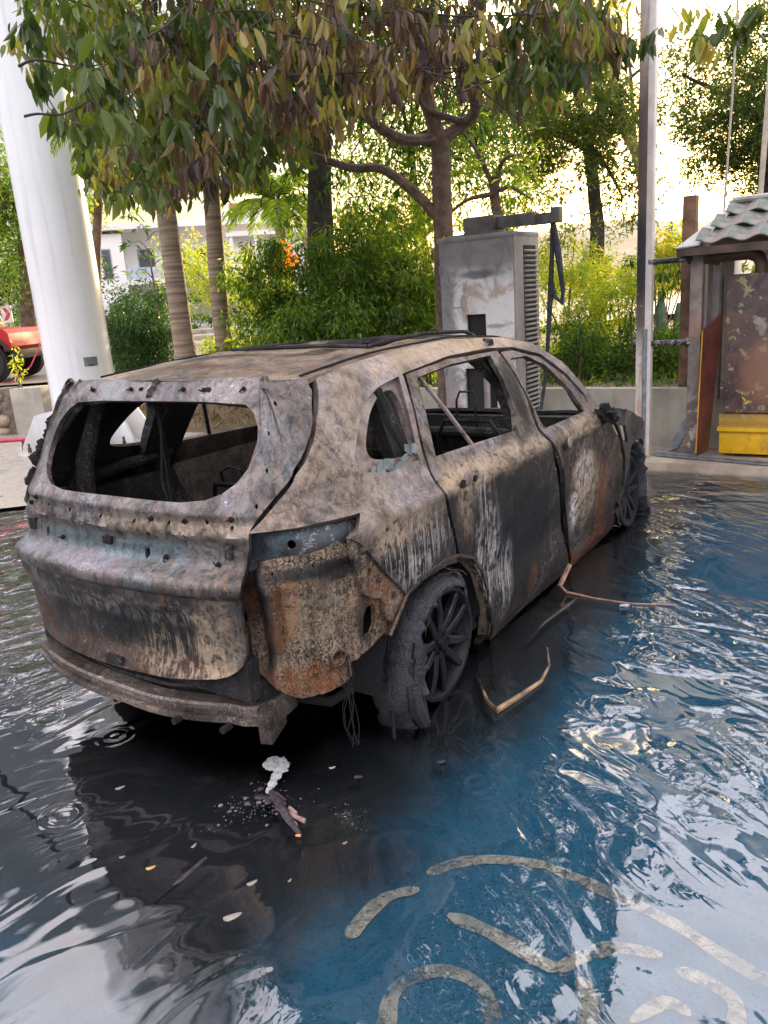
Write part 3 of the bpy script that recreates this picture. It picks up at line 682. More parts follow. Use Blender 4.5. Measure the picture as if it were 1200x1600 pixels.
# inner quarter trim of both sides: braces seen through the rear window
for sgn in (-1, 1):
    bm = BM()
    tube(bm, [(-.46, sgn * .54, 1.42), (-.55, sgn * .60, 1.15), (-.60, sgn * .60, .80)], [.03, .04, .045], 8)
    tube(bm, [(-.05, sgn * .68, 1.40), (.02, sgn * .76, 1.1), (.05, sgn * .80, .8)], [.03, .045, .05], 8)
    box(bm, (-.25, sgn * .76, .74), (.60, .05, .48)); tube(bm, [(-.55, sgn * .72, 1.03), (-.2, sgn * .76, 1.05), (.1, sgn * .77, 1.05)], .03, 8)
    tube(bm, [(-.58, sgn * .68, .88), (-.3, sgn * .72, .80), (0, sgn * .72, .82)], .02, 6)
    obj('inner_brace', bm, M_dark, car)
bm = BM(); tube(bm, [(1.10, -.66, 1.49), (1.12, 0, 1.53), (1.10, .66, 1.49)], .03, 8)
tube(bm, [(-.42, -.60, 1.455), (-.50, 0, 1.47), (-.42, .60, 1.455)], .03, 8); obj('roof_bow', bm, M_dark, car)
# loose wire hanging inside the rear window
bm = BM(); tube(bm, [(-.50, .12, 1.46), (-.52, .09, 1.3), (-.6, .04, 1.1), (-.55, .05, .9), (-.5, .02, .6)], .005, 5); tube(bm, [(-.50, .14, 1.46), (-.50, .12, 1.25), (-.6, .0, .95), (-.5, -.02, .6)], .004, 5)
obj('hanging_wire', bm, M_black, car)
# seat frames
M_seat = burnt('burnt_seat_frame', (.05, .055, .065), tan=-.2, rust=.1, soot_shade=.6, ash=.2, streak=0, seed=15, metal=.5, rough=.4, fine=.6)
def seat(x, y, wd, zt, hd=True, lean=.16):
    bm = BM()
    z0 = .42
    tube(bm, [(x, y - wd / 2, z0), (x - lean * .8, y - wd / 2, zt - .10), (x - lean, y - wd / 2 + .06, zt), (x - lean, y + wd / 2 - .06, zt), (x - lean * .8, y + wd / 2, zt - .10), (x, y + wd / 2, z0)], .014, 8)
    for k in range(1, 5):
        zz = z0 + (zt - .1 - z0) * k / 5; xx = x - lean * .8 * k / 5
        tube(bm, [(xx, y - wd / 2, zz), (xx + .02, y, zz - .015), (xx, y + wd / 2, zz)], .005, 5)
    for dy in (-wd / 2, wd / 2): tube(bm, [(x + .42, y + dy, .34), (x, y + dy, .38), (x, y + dy, z0 + .02)], .022, 6)
    for k in range(5): tube(bm, [(x + .08 * k + .04, y - wd / 2, .35), (x + .08 * k + .04, y + wd / 2, .35)], .006, 5)
    if hd:
        tube(bm, [(x - lean, y - .065, zt - .04), (x - lean - .005, y - .06, zt + .12), (x - lean + .01, y - .045, zt + .17), (x - lean + .01, y + .045, zt + .17), (x - lean - .005, y + .06, zt + .12), (x - lean, y + .065, zt - .04)], .0075, 6)
    return bm
obj('seat_frame', seat(1.50, -.34, .42, 1.03, True, .10), M_seat, car); obj('seat_frame', seat(1.50, .37, .42, 1.03, True, .10), M_seat, car)
for y in (-.42, .05, .45):
    obj('seat_frame', seat(.42, y, .40, .86, False, .2), M_seat, car)
bm = BM()
for y in (.15, .45):
    for dy in (-.05, .05): pass
    tube(bm, [(.25 - .02, y - .09, .86), (.20, y - .08, .95), (.20, y, .97), (.21, y + .08, .93), (.24, y + .09, .86)], .006, 6)
obj('headrest_wire', bm, M_seat, car)
# rubble of burnt trim on the floor
bm = BM()
for k in range(60):
    ico(bm, (random.uniform(-.7, 2.0), random.uniform(-.6, .6), random.uniform(.26, .5)), random.uniform(.03, .09), 1, (1.3, 1, .6), .8, k, 2)
obj('ash_heap', bm, M_black, car, kind='stuff')

# latch, brackets and stays left on the tailgate
for (u, v, w1, h1, o_) in ((0.0, .475, .09, .035, .010), (-.02, .945, .05, .03, .008), (.60, .945, .035, .05, .008), (-.60, .945, .035, .05, .008), (.33, 1.415 + .06, .02, .02, .006)):
    bm = BM(); p = Vector(wrap(u, v, d_tail(u, v) + o_ * .5)); box(bm, p, (o_ * 2, w1, h1), rot=-u * .35, bev=.002); obj('bracket', bm, M_dark, car)
# bumper beam
def beam():
    vs, fs = [], []; N = 25
    for i in range(N):
        t = -1 + 2 * i / (N - 1); y = .60 * t
        x = -.985 + .135 * abs(t) ** 2.4 + (-.07 * max(0, t)); z = .318 + .055 * sst(-.4, 1, t) - .012 * (t < -.9)
        nx = 1.0
        prof = [(.06, .042), (.0, .042), (-.010, .034), (-.010, .016), (.010, .009), (.010, -.009), (-.010, -.016), (-.010, -.034), (0, -.042), (.06, -.042)]
        for (dx, dz) in prof: vs.append(Vector((x + dx, y, z + dz + .004 * mn.noise(Vector((y * 6, dz * 9, 2))))))
    n = 10
    for i in range(N - 1):
        for j in range(n): fs.append((i * n + j, i * n + (j + 1) % n, (i + 1) * n + (j + 1) % n, (i + 1) * n + j))
    fs.append(tuple(range(n))); fs.append(tuple(range((N - 1) * n, N * n))[::-1])
    return vs, fs
vs, fs = beam(); pobj('bumper_beam', vs, fs, M_beam, car, sharp=30)
bm = BM(); box(bm, (-.80, -.615, .275), (.16, .05, .125), rot=.35, bev=.006); box(bm, (-.74, -.585, .31), (.14, .10, .10), rot=.1, bev=.006)
obj('beam_bracket', bm, M_beam, car); bm = BM(); box(bm, (-.80, .60, .33), (.2, .04, .09), rot=-.3, bev=.006)
obj('beam_bracket', bm, M_beam, car)
bm = BM(); tube(bm, [(-.84, -.5, .395), (-.90, -.2, .37), (-.91, .1, .365), (-.88, .45, .385)], .012, 6); box(bm, (-.80, 0, .34), (.05, 1.15, .09)); obj('rear_cross_panel', bm, M_dark, car)
bm = BM()
for (y, z) in ((-.50, .272), (-.30, .285)):
    cyl(bm, (-.955 + (.05 if y < -.4 else 0), y, z), (-1.0 + (.05 if y < -.4 else 0), y, z), .014, 8)
obj('bolt', bm, M_black, car)
# strands of melted wiring under the tail
bm = BM()
for k in range(7):
    x, y = -.62 + random.uniform(-.02, .02), -.84 + random.uniform(-.02, .02); pts = [(x, y, .50)]
    for j in range(1, 6): pts.append((x + random.uniform(-.02, .02), y + random.uniform(-.02, .02), .50 - .075 * j))
    tube(bm, pts, .0022, 4)
obj('melted_cable', bm, M_black, car, kind='stuff'); bm = BM()
tube(bm, [(-.35, -.80, .33), (-.33, -.84, .2), (-.42, -.9, .03)], .008, 5)
obj('melted_cable', bm, M_black, car); bm = BM()
tube(bm, [(-.7, -.3, .28), (-.55, -.7, .24), (-.2, -.75, .25)], .02, 6)
obj('exhaust_remains', bm, M_black, car); bm = BM()
tube(bm, [(-.92, .86, .80), (-1.0, .92, .52), (-1.07, .96, .34)], .012, 5)
obj('melted_cable', bm, M_black, car)
# torn strip sticking out at the left tail corner
bm = BM(); prism(bm, [(0, 0), (.16, .20), (.19, .19), (.05, -.03)], (-.98, .80, .98), (.6, .35, 0), (0, .2, 1), (.05, .1, 0), .01); obj('torn_strip', bm, M_dark, car)

# wheels
M_rim = burnt('sooted_alloy_rim', (.045, .044, .05), tan=-.3, rust=-.1, soot_shade=.30, ash=.05, streak=0, seed=16, metal=.55, rough=.42, fine=.4)
M_tyre = NT('charred_tyre')
_t = M_tyre; _n1 = _t.noise(14, 5, .65, 1.0); _n2 = _t.noise(60, 4, .7)
_v = _t.node('ShaderNodeTexVoronoi', feature='DISTANCE_TO_EDGE'); _t.l.new(_t.scale((1, 1, 1)), _v.inputs['Vector']); _v.inputs['Scale'].default_value = 26
_t.bsdf(_t.mix(_n1, (.008, .008, .010), (.040, .042, .053)), _t.rng(_n1, .3, .7, .38, .62), .25, _t.bump(_t.rng(_v.outputs['Distance'], 0, .05), .0022, .6, _t.bump(_n2, .006, 1)), .6)
M_tyre = M_tyre.m
wheel_src = None
def rim(bm, R=.252):
    # lathe: outer lip, barrel
    prof = [(R, .0), (R + .006, -.012), (R - .004, -.03), (R - .022, -.034), (R - .030, -.06), (R - .045, -.19), (R + .004, -.20), (R + .004, -.205), (R - .05, -.205), (R - .055, -.19), (R - .042, -.06), (R - .030, -.018), (R - .016, .0)]
    S = 48; rings = []
    for k in range(S):
        a = 2 * math.pi * k / S; rings.append([bm.verts.new((r * math.cos(a), -y, r * math.sin(a))) for r, y in [(p[0], p[1]) for p in prof]])
    for k in range(S):
        A, B = rings[k], rings[(k + 1) % S]
        for j in range(len(prof)): bm.faces.new((A[j], A[(j + 1) % len(prof)], B[(j + 1) % len(prof)], B[j]))
def wheel(x, y, z, side, rot0, camber=0.0):
    # local y = outboard*(-1): outer face at y=0, barrel towards +y (inboard) for right side
    W = bpy.data.objects.new('wheel', None); COL.objects.link(W); W.parent = car; W.location = (x, y, z)
    W.rotation_euler = (camber, 0, 0 if side < 0 else math.pi)
    bm = BM(); rim(bm); obj('rim', bm, M_rim, W)
    for k in range(5):
        bm = BM(); a0 = rot0 + k * 2 * math.pi / 5
        for sg in (-1, 1):
            a1 = a0 + sg * .25; ai = a0 + sg * .42
            p0 = Vector((.045 * math.cos(ai), .022, .045 * math.sin(ai))); p1 = Vector((.225 * math.cos(a1), .008, .225 * math.sin(a1)))
            dr = (p1 - p0).normalized(); sdv = dr.cross(Vector((0, 1, 0)))
            w0, w1 = .022, .016
            vs = []
            for p, ww, dp in ((p0, w0, .045), (p0 + (p1 - p0) * .55 - Vector((0, .006, 0)), .019, .035), (p1 + dr * .012, w1, .03)):
                vs.append([bm.verts.new(p + sdv * ww * a + Vector((0, b, 0))) for a, b in ((-1, .006), (-.6, 0), (.6, 0), (1, .006), (.8, dp), (-.8, dp))])
            for A, B in zip(vs, vs[1:]):
                for j in range(6): bm.faces.new((A[j], A[(j + 1) % 6], B[(j + 1) % 6], B[j]))
            bm.faces.new(vs[0]); bm.faces.new(vs[-1][::-1])
        obj('spoke', bm, M_rim, W, sharp=30)
    bm = BM(); cyl(bm, (0, .018, 0), (0, .09, 0), .062, 20); cyl(bm, (0, .004, 0), (0, .02, 0), .026, 14, .03); obj('hub', bm, M_rim, W)
    bm = BM()
    for k in range(5):
        a = rot0 + .63 + k * 2 * math.pi / 5; cyl(bm, (.045 * math.cos(a), .006, .045 * math.sin(a)), (.045 * math.cos(a), .024, .045 * math.sin(a)), .009, 6)
    obj('wheel_nut', bm, M_seat, W)
    bm = BM(); cyl(bm, (0, .10, 0), (0, .12, 0), .16, 24); box(bm, (-.12, .11, .08), (.07, .06, .12)); cyl(bm, (0, .09, 0), (0, .4, 0), .05, 8); obj('brake_disc', bm, M_black, W)
    return W
def band(W, path, y0, y1, seed, rag=.02, kind='tyre'):
    """strip of carcass following a path of (x, z) in the wheel's frame, between y0 and y1"""
    P = [Vector((a, 0, b)) for a, b in path]; pts = []
    for i in range(len(P) - 1):
        for k in range(4): pts.append(P[i].lerp(P[i + 1], k / 4))
    pts.append(P[-1]); n = len(pts)
    for _ in range(3): pts = [pts[0]] + [(pts[i - 1] + pts[i] * 2 + pts[i + 1]) / 4 for i in range(1, n - 1)] + [pts[-1]]
    M = 9; vs = []; th = .014
    for lay in (0, 1):
        for i, p in enumerate(pts):
            t = (pts[min(i + 1, n - 1)] - pts[max(0, i - 1)]).normalized(); nr = t.cross(Vector((0, 1, 0)))
            for j in range(M):
                f = j / (M - 1); yy = y0 + (y1 - y0) * f
                yy += (rag * mn.noise(Vector((i * .5, seed, 0))) if j == 0 else 0) + (rag * mn.noise(Vector((i * .5, seed + 3, 0))) if j == M - 1 else 0)
                curl = -.035 * (abs(f - .5) * 2) ** 2.5
                q = p + nr * (-(curl) + (th if lay else 0) + .012 * mn.noise(Vector((i * .6, j * .9, seed)))); vs.append(Vector((q.x, yy, q.z)))
    fs = []; o = n * M
    for i in range(n - 1):
        for j in range(M - 1):
            a = i * M + j; fs.append((a, a + 1, a + M + 1, a + M)); fs.append((a + o, a + M + o, a + M + 1 + o, a + 1 + o))
    for i in range(n - 1):
        for j in (0, M - 1): a = i * M + j; fs.append((a, a + M, a + M + o, a + o))
    for j in range(M - 1):
        for i in (0, n - 1): a = i * M + j; fs.append((a, a + 1, a + 1 + o, a + o))
    bm = BM(); V = [bm.verts.new(v) for v in vs]
    for f in fs: bm.faces.new([V[i] for i in f])
    return obj(kind, bm, M_tyre, W)
def arcp(r, a0, a1, n=9): return [(r * math.cos(R_(a0 + (a1 - a0) * k / (n - 1))), r * math.sin(R_(a0 + (a1 - a0) * k / (n - 1)))) for k in range(n)]
W1 = wheel(-.01, -.925, .30, -1, R_(40), R_(2))
band(W1, arcp(.308, 58, 170, 10) + [(-.345, -.05), (-.36, -.15), (-.335, -.25), (-.33, -.30)], -.015, .17, 1, .045)
band(W1, [(-.27, .12), (-.30, .0), (-.31, -.12), (-.28, -.24), (-.26, -.29)], -.045, .02, 15, .04, 'tyre_strip')
band(W1, [(.255, -.10), (.30, .05), (.305, .15), (.27, .22), (.20, .275)], .03, .12, 5, .02)
bm = BM(); tube(bm, [(-.30, -.01, -.05), (-.31, -.03, -.15), (-.26, -.035, -.24), (-.25, -.03, -.29)], [.03, .035, .028, .016], 7); obj('tyre_strip', bm, M_tyre, W1)
W2 = wheel(2.80, -.90, .30, -1, R_(10), R_(-3))
for q_ in W2.children: q_.data = q_.data.copy(); q_.data.materials[0] = M_black
band(W2, arcp(.33, 130, -20, 11) + [(.34, -.18), (.38, -.27)], -.02, .18, 7, .03)
band(W2, arcp(.30, 215, 120, 6), -.01, .14, 8, .03)
for W_, n_ in ((W1, 26), (W2, 20)):
    bm = BM()
    for k in range(n_):
        r_ = random.uniform(.262, .335); a0 = random.uniform(20, 200); a1 = a0 + random.uniform(30, 110); y_ = random.uniform(-.02, .14); dy = random.uniform(-.04, .04)
        pts = [(r_ * math.cos(R_(a0 + (a1 - a0) * q / 8)) + random.gauss(0, .003), y_ + dy * q / 8, r_ * math.sin(R_(a0 + (a1 - a0) * q / 8)) + random.gauss(0, .003)) for q in range(9)]
        tube(bm, pts, .0016, 3)
    obj('steel_cord', bm, M_beam, W_, kind='stuff')
band(W2, [(.20, .27), (.27, .29), (.33, .20), (.35, .05), (.38, -.2), (.41, -.27)], -.01, .06, 9, .03, 'tyre_strip')
W3 = wheel(-.03, .925, .30, 1, R_(15)); band(W3, arcp(.325, 20, 150, 8), 0, .17, 10)
W4 = wheel(2.80, .90, .30, 1, R_(60)); band(W4, arcp(.325, 20, 150, 8), 0, .17, 11)

# ---------------------------------------------------------------- ground, water, terrace
t = NT('asphalt')
n1 = t.noise(5, 6, .65); n2 = t.noise(70, 3, .6); n3 = t.noise(.8, 4, .6, .6)
sp_ = t.rng(t.noise(260, 2, .6), .58, .66)
c = t.mix(n1, (.030, .029, .030), (.060, .056, .054)); c = t.mix(t.mul(sp_, .5), c, (.16, .15, .14))
c = t.mix(t.mul(t.rng(n3, .5, .7), .6), c, (.085, .07, .055))
t.bsdf(c, .8, 0, t.bump(n2, .003)); M_asphalt = t.m
t = NT('dry_concrete_paving'); n1 = t.noise(2.2, 6, .65, .8); n2 = t.noise(80, 3, .6)
c = t.mix(t.rng(n1, .3, .7), (.27, .24, .21), (.42, .38, .34)); c = t.mix(t.rng(t.noise(.9, 5, .7, 1.2), .52, .62), c, (.24, .18, .14))
t.bsdf(c, t.rng(n1, .35, .6, .75, .25), 0, t.bump(n2, .002)); M_paving = t.m
t = NT('blue_bay_paint'); n1 = t.noise(3, 6, .7, .5); n2 = t.noise(45, 4, .7); pits = t.rng(t.noise(150, 2, .6), .60, .66)
c = t.mix(n1, (.010, .145, .245), (.018, .20, .33)); c = t.mix(t.mul(t.rng(n2, .5, .75), .5), c, (.012, .04, .06)); c = t.mix(t.mul(pits, .8), c, (.01, .012, .014))
# paint darker and browner round the car (bay coordinates)
mp = t.node('ShaderNodeMapping', vector_type='TEXTURE'); t.l.new(t.obj, mp.inputs[0]); mp.inputs['Location'].default_value = (CX, CY, 0); mp.inputs['Rotation'].default_value = (0, 0, BAYROT)
sx_, sy_, sz_ = t.sep(mp.outputs[0])
wob = t.mul(t.math('SUBTRACT', t.noise(1.1, 6, .6, .5), .5), 1.3)
e = t.math('ABSOLUTE', t.math('SUBTRACT', sy_, .15)); ex = t.math('ABSOLUTE', t.math('SUBTRACT', sx_, 1.3))
soot_shade = t.math('MAXIMUM', t.rng(t.add(e, t.mul(wob, .7)), 1.05, 1.75, 0, 1), t.rng(t.add(ex, t.mul(wob, .7)), 2.75, 3.45, 0, 1))
c = t.mix(t.rng(soot_shade, .0, 1.0, .97, .10), c, t.mix(t.rng(t.noise(2.2, 6, .7, .8), .52, .68), t.mix(n1, (.010, .009, .010), (.030, .027, .027)), (.075, .058, .048)))
t.bsdf(c, .7, 0, t.bump(n2, .002)); M_blue = t.m
t = NT('worn_marking_paint'); n1 = t.noise(30, 5, .7, .5); n2 = t.noise(5, 4, .6)
c = t.mix(t.rng(n1, .40, .62), (.52, .46, .35), (.80, .70, .53)); c = t.mix(t.mul(t.rng(t.noise(9, 5, .75, 1), .54, .60), .6), c, (.10, .12, .12)); c = t.mix(t.mul(t.rng(t.noise(120, 2, .6), .60, .66), .7), c, (.06, .06, .06))
b_ = t.bsdf(c, .8, 0, t.bump(n1, .002)); tp_ = t.node('ShaderNodeBsdfTransparent'); mm_ = t.node('ShaderNodeMixShader'); t.put(mm_.inputs[0], t.mul(t.rng(t.noise(14, 6, .75, .6), .36, .50), t.rng(t.noise(2.5, 3, .5), .34, .58, .35, .85))); t.l.new(tp_.outputs[0], mm_.inputs[1]); t.l.new(b_.outputs[0], mm_.inputs[2]); t.l.new(mm_.outputs[0], t.out.inputs['Surface']); M_mark = t.m

def sheet(name, poly, z, mat, kind='structure', parent=None):
    bm = BM(); bm.faces.new([bm.verts.new((p[0], p[1], z)) for p in poly]); bmesh.ops.triangulate(bm, faces=bm.faces)
    for f in bm.faces:
        if f.normal.z < 0: f.normal_flip()
    me = bpy.data.meshes.new(name); bm.to_mesh(me); bm.free(); me.materials.append(mat)
    o = bpy.data.objects.new(name, me); COL.objects.link(o)
    if kind: o['kind'] = kind
    if parent: o.parent = parent
    return o
sheet('ground', [(-1500, -1500), (1500, -1500), (1500, 1500), (-1500, 1500)], 0, M_asphalt)
sheet('painted_bay', [bay(-6.0, .35), bay(-6.0, -5), bay(4.3, -5), bay(4.3, 1.4), bay(-1.2, 1.4)], .004, M_blue)
sheet('paving', [(-14, 5.2), (-3.1, 7.6), bay(4.0, 3.0), bay(4.6, 2.4), bay(5.36, 2.4), bay(5.36, 12), (-14, 13)], .058, M_paving)

# painted symbol of the charging bay, in long curved strokes
def stroke(pts, w_, bm):
    P = [gr(*p) for p in pts]
    Q = []
    for i in range(len(P) - 1):
        p0, p1, p2, p3 = P[max(i - 1, 0)], P[i], P[i + 1], P[min(i + 2, len(P) - 1)]
        for k in range(6):
            s_ = k / 6; Q.append(.5 * ((2 * p1) + (p2 - p0) * s_ + (2 * p0 - 5 * p1 + 4 * p2 - p3) * s_ ** 2 + (3 * p1 - p0 - 3 * p2 + p3) * s_ ** 3))
    Q.append(P[-1]); prev = None
    for i, q in enumerate(Q):
        tt = (Q[min(i + 1, len(Q) - 1)] - Q[max(i - 1, 0)]).normalized(); nr = Vector((-tt.y, tt.x, 0)) * (w_ / 2 * (1 + .35 * mn.noise(q * 11)) * min(1, .35 + .3 * min(i, len(Q) - 1 - i)))
        a, b = bm.verts.new((q.x + nr.x, q.y + nr.y, .008)), bm.verts.new((q.x - nr.x, q.y - nr.y, .008))
        if prev: bm.faces.new((prev[0], prev[1], b, a))
        prev = (a, b)
for S_ in ([(668, 1368), (720, 1350), (780, 1346), (862, 1356)], [(850, 1354), (950, 1397), (1050, 1445), (1130, 1497), (1215, 1545)],
           [(545, 1470), (568, 1438), (605, 1405), (655, 1392)], [(700, 1432), (770, 1462), (830, 1498), (872, 1520)], [(872, 1520), (905, 1500), (960, 1484), (1035, 1496)],
           [(1055, 1518), (1110, 1540), (1150, 1575), (1135, 1640), (1060, 1680)], [(905, 1530), (920, 1570), (915, 1640)], [(608, 1690), (612, 1560), (680, 1520), (745, 1540), (772, 1600), (770, 1680)],
           [(985, 1600), (1040, 1570), (1080, 1590)]):
    bm = BM(); stroke(S_, .044 if S_[0] != (985, 1600) else .035, bm)
    for f in bm.faces:
        f.normal_update()
        if f.normal.z < 0: f.normal_flip()
    me = bpy.data.meshes.new('painted_marking'); bm.to_mesh(me); bm.free(); me.materials.append(M_mark); o = bpy.data.objects.new('painted_marking', me); COL.objects.link(o); o['kind'] = 'structure'

# shallow standing water, clear sheet with a film on it
WZ = .052
t = NT('standing_water')
mp = t.node('ShaderNodeMapping', vector_type='TEXTURE'); t.l.new(t.obj, mp.inputs[0]); mp.inputs['Location'].default_value = (CX, CY, 0); mp.inputs['Rotation'].default_value = (0, 0, BAYROT)
bx_, by_, _ = t.sep(mp.outputs[0])
gx, gy, _ = t.sep()
flow = t.scale((.62, 1.5, 1), t.scale(1.0, rot=(0, 0, R_(-38)))); flow2 = t.scale((1.5, .62, 1), t.scale(1.0, rot=(0, 0, R_(-22))))
big = t.noise(1.7, 1, .4, .6); mid = t.mix(t.rng(gx, -.6, .4), t.noise(3.9, 1, .4, 1.3, flow, col=True), t.noise(4.0, 1, .45, 1.6, flow2, col=True)); mid = t.sep(mid)[0]; sml = t.noise(11, 1, .5, 2.0)
choppy = t.rng(t.math('SUBTRACT', gx, t.mul(t.math('SUBTRACT', gy, 2.5), .47)), .05, 1.0, 0, 1); left = t.math('MULTIPLY', t.rng(gx, -.8, -2.2, 0, 1), t.rng(gy, 2.2, 4.0, 0, 1))
am = t.math('MAXIMUM', choppy, left)
patch = t.rng(t.noise(.9, 3, .5, .8), .40, .60, .15, 1.0)
am = t.mul(am, patch)
h = t.add(t.mul(big, .028), t.add(t.mul(t.mul(mid, .030), t.rng(am, 0, 1, .16, 1)), t.mul(t.mul(sml, .0058), t.rng(am, 0.1, 1, .01, 1))))
# small rings where drops fall
for u_, v_ in ((75, 1122), (180, 1150), (98, 1275), (745, 1222)):
    p = gr(u_, v_, WZ); n1_ = t.node('ShaderNodeVectorMath', operation='DISTANCE'); t.l.new(t.obj, n1_.inputs[0]); n1_.inputs[1].default_value = (p.x, p.y, 0)
    d_ = n1_.outputs['Value']
    rg = t.mul(t.math('SINE', t.mul(d_, 190)), t.rng(d_, .02, .13, .0012, 0)); h = t.add(h, rg)
nrm = t.bump(h, 1.0, 1.0)
fr = t.node('ShaderNodeFresnel'); fr.inputs['IOR'].default_value = 1.62; t.l.new(nrm, fr.inputs['Normal'])
gl = t.node('ShaderNodeBsdfGlossy'); gl.inputs['Roughness'].default_value = .02; gl.inputs['Color'].default_value = (1, 1, 1, 1); t.l.new(nrm, gl.inputs['Normal'])
tr = t.node('ShaderNodeBsdfTransparent'); tr.inputs['Color'].default_value = (.86, .90, .92, 1)
ms = t.node('ShaderNodeMixShader'); t.l.new(fr.outputs[0], ms.inputs[0]); t.l.new(tr.outputs[0], ms.inputs[1]); t.l.new(gl.outputs[0], ms.inputs[2])
t.l.new(ms.outputs[0], t.out.inputs['Surface']); M_water = t.m
sheet('water', [(-14, -6), (14, -6), bay(4.5, -12), bay(4.575, 2.4), bay(4.0, 3.0), (-3.0, 7.4), (-14, 6.2)], WZ, M_water)

# kerb platform, low wall, raised planting bed
M_kerb = simple('kerb_concrete', (.40, .33, .26), .8, 0, .35, 3, .003, 60)
bm = BM(); P0 = [bay(4.58, 2.4), bay(4.58, -12), bay(5.5, -12), bay(5.5, 2.4)]
prism(bm, [(p.x, p.y) for p in P0], (0, 0, -.05), (1, 0, 0), (0, 1, 0), (0, 0, 1), .17)
o = obj('kerb', bm, M_kerb, smooth=False, kind='structure')
t = NT('render_wall'); n1 = t.noise(2.5, 6, .65, .4); n2 = t.noise(50, 4, .6); st_ = t.noise(1, 4, .6, .3, t.scale((9, 9, .8)))
c = t.mix(t.rng(n1, .3, .7), (.30, .28, .24), (.44, .41, .35)); c = t.mix(t.mul(t.rng(st_, .5, .75), .5), c, (.20, .18, .15)); t.bsdf(c, .85, 0, t.bump(n2, .004)); M_wall = t.m
bm = BM(); prism(bm, [(p.x, p.y) for p in (bay(5.36, 3.4), bay(5.36, -12), bay(5.52, -12), bay(5.52, 3.4))], (0, 0, 0), (1, 0, 0), (0, 1, 0), (0, 0, 1), .70)
tag(obj('low_wall', bm, M_wall, smooth=False), 'low grey rendered retaining wall behind the charging bays', 'wall')
t = NT('bed_soil'); n1 = t.noise(2, 6, .7, .5); n2 = t.noise(18, 5, .7)
c = t.mix(t.rng(n1, .35, .65), (.16, .11, .075), (.30, .22, .15)); c = t.mix(t.rng(n2, .55, .7), c, (.10, .13, .04)); t.bsdf(c, .95, 0, t.bump(n2, .04)); M_soil = t.m
# bed: rises as an earth bank left of the wall, flat behind it
vs, fs = [], []
NX, NY = 60, 12
for i in range(NX):
    y = -14 + 26 * i / (NX - 1)
    for j in range(NY):
        f = j / (NY - 1); bank = sst(3.2, 3.6, y)
        x0 = 5.50 - bank * .1; x = x0 + [0, .12, .3, .55, .85, 1.2, 1.7, 2.4, 3.6, 6, 12, 30][j]
        z = .62 - bank * .58 * sst(1.15, 0, x - x0) + (.05 * mn.noise(Vector((x, y, 0)) * 1.3))
        if bank < .5: z = min(z, .655)
        vs.append(bay(x, y, z))
for i in range(NX - 1):
    for j in range(NY - 1):
        a = i * NY + j; fs.append((a, a + NY, a + NY + 1, a + 1))
o = pobj('terrace', vs, fs, M_soil, None, True, None, 'structure')
M_road = simple('far_road', (.24, .20, .17), .85, 0, .2, 1, .003, 20)
sheet('road', [(-60, 13.7), (-4.9, 13.7), (-4.9, 16.5), (12, 24), (60, 24), (60, 60), (-60, 60)], .80, M_road)
M_dry = simple('dry_hillside', (.42, .33, .22), .95, 0, .3, .01, .0, .05, (.26, .22, .13))
# hills
def hills(name, Y, prof, depth):
    vs, fs = [], []; N = len(prof)
    for i, (u, v) in enumerate(prof):
        p = at(u, v, Y)
        for k, (dy, hz) in enumerate(((-depth, -.1), (-depth * .6, .25), (-depth * .3, .6), (0, 1.0), (depth * .7, .6))):
            h_ = p.z * hz * (1 + .12 * mn.noise(Vector((i * .7, k * 1.3, 1))) * (k in (1, 2))); vs.append(Vector((p.x * (Y + dy) / Y, Y + dy, max(-5, h_))))
    for i in range(N - 1):
        for k in range(4): a = i * 5 + k; fs.append((a, a + 5, a + 6, a + 1))
    return pobj(name, vs, fs, M_dry, None, True, None, 'structure')
hills('hill', 700, [(-900, 440), (-500, 420), (-200, 430), (0, 430), (200, 420), (400, 408), (560, 400), (700, 385), (820, 362), (900, 350), (960, 344), (1010, 343), (1060, 349), (1120, 345), (1200, 335), (1400, 330), (1800, 330), (2200, 350)], 330)

# ---------------------------------------------------------------- white leaning-looking steel pylon with gusseted base
M_white = NT('white_gloss_paint'); _t = M_white; n1 = _t.noise(1.2, 4, .6); st_ = _t.noise(1, 3, .5, 0, _t.scale((10, 10, .5)))
_c = _t.mix(_t.rng(n1, .3, .7), (.74, .75, .78), (.80, .81, .83)); _c = _t.mix(_t.mul(_t.rng(st_, .50, .75), .45), _c, (.55, .53, .50)); _c = _t.mix(_t.mul(_t.rng(_t.add(_t.sep()[2], _t.mul(n1, 1.2)), 1.2, .5, 0, 1), .5), _c, (.42, .36, .30)); _c = _t.mix(_t.mul(_t.rng(_t.noise(30, 3, .7), .66, .72), .5), _c, (.40, .38, .36))
_t.bsdf(_c, .22, 0, _t.bump(st_, .001), .5, Coat_Weight=.4, Coat_Roughness=.08); M_white = M_white.m
M_dimg = simple('grey_plate', (.22, .23, .24), .5, .3); M_hole = simple('dark_recess', (.012, .012, .014), .8)
py = thing('steel_pylon', 'thick white round steel pylon with grey number plate and bolted gusset base', 'pylon', (-4.10, 11.2, 0), .3)
bm = BM(); tube(bm, [(0, 0, .05), (0, 0, 1.0), (0, 0, 4), (0, 0, 9.5)], .445, 64); obj('shaft', bm, M_white, py)
bm = BM(); tube(bm, [(0, 0, .60), (0, 0, .612)], .452, 64); obj('weld_seam', bm, M_white, py)
for k, a in enumerate((-2.85, -2.2, -1.55, -.9, -.3, .4, 1.2, 2.2)):
    bm = BM(); d = Vector((math.cos(a), math.sin(a), 0)); n = Vector((-d.y, d.x, 0))
    prism(bm, [(.42, .06), (.92, .06), (.92, .16), (.70, .56), (.42, .60)], (-n * .02), d, (0, 0, 1), n, .04); obj('gusset', bm, M_white, py, smooth=False)
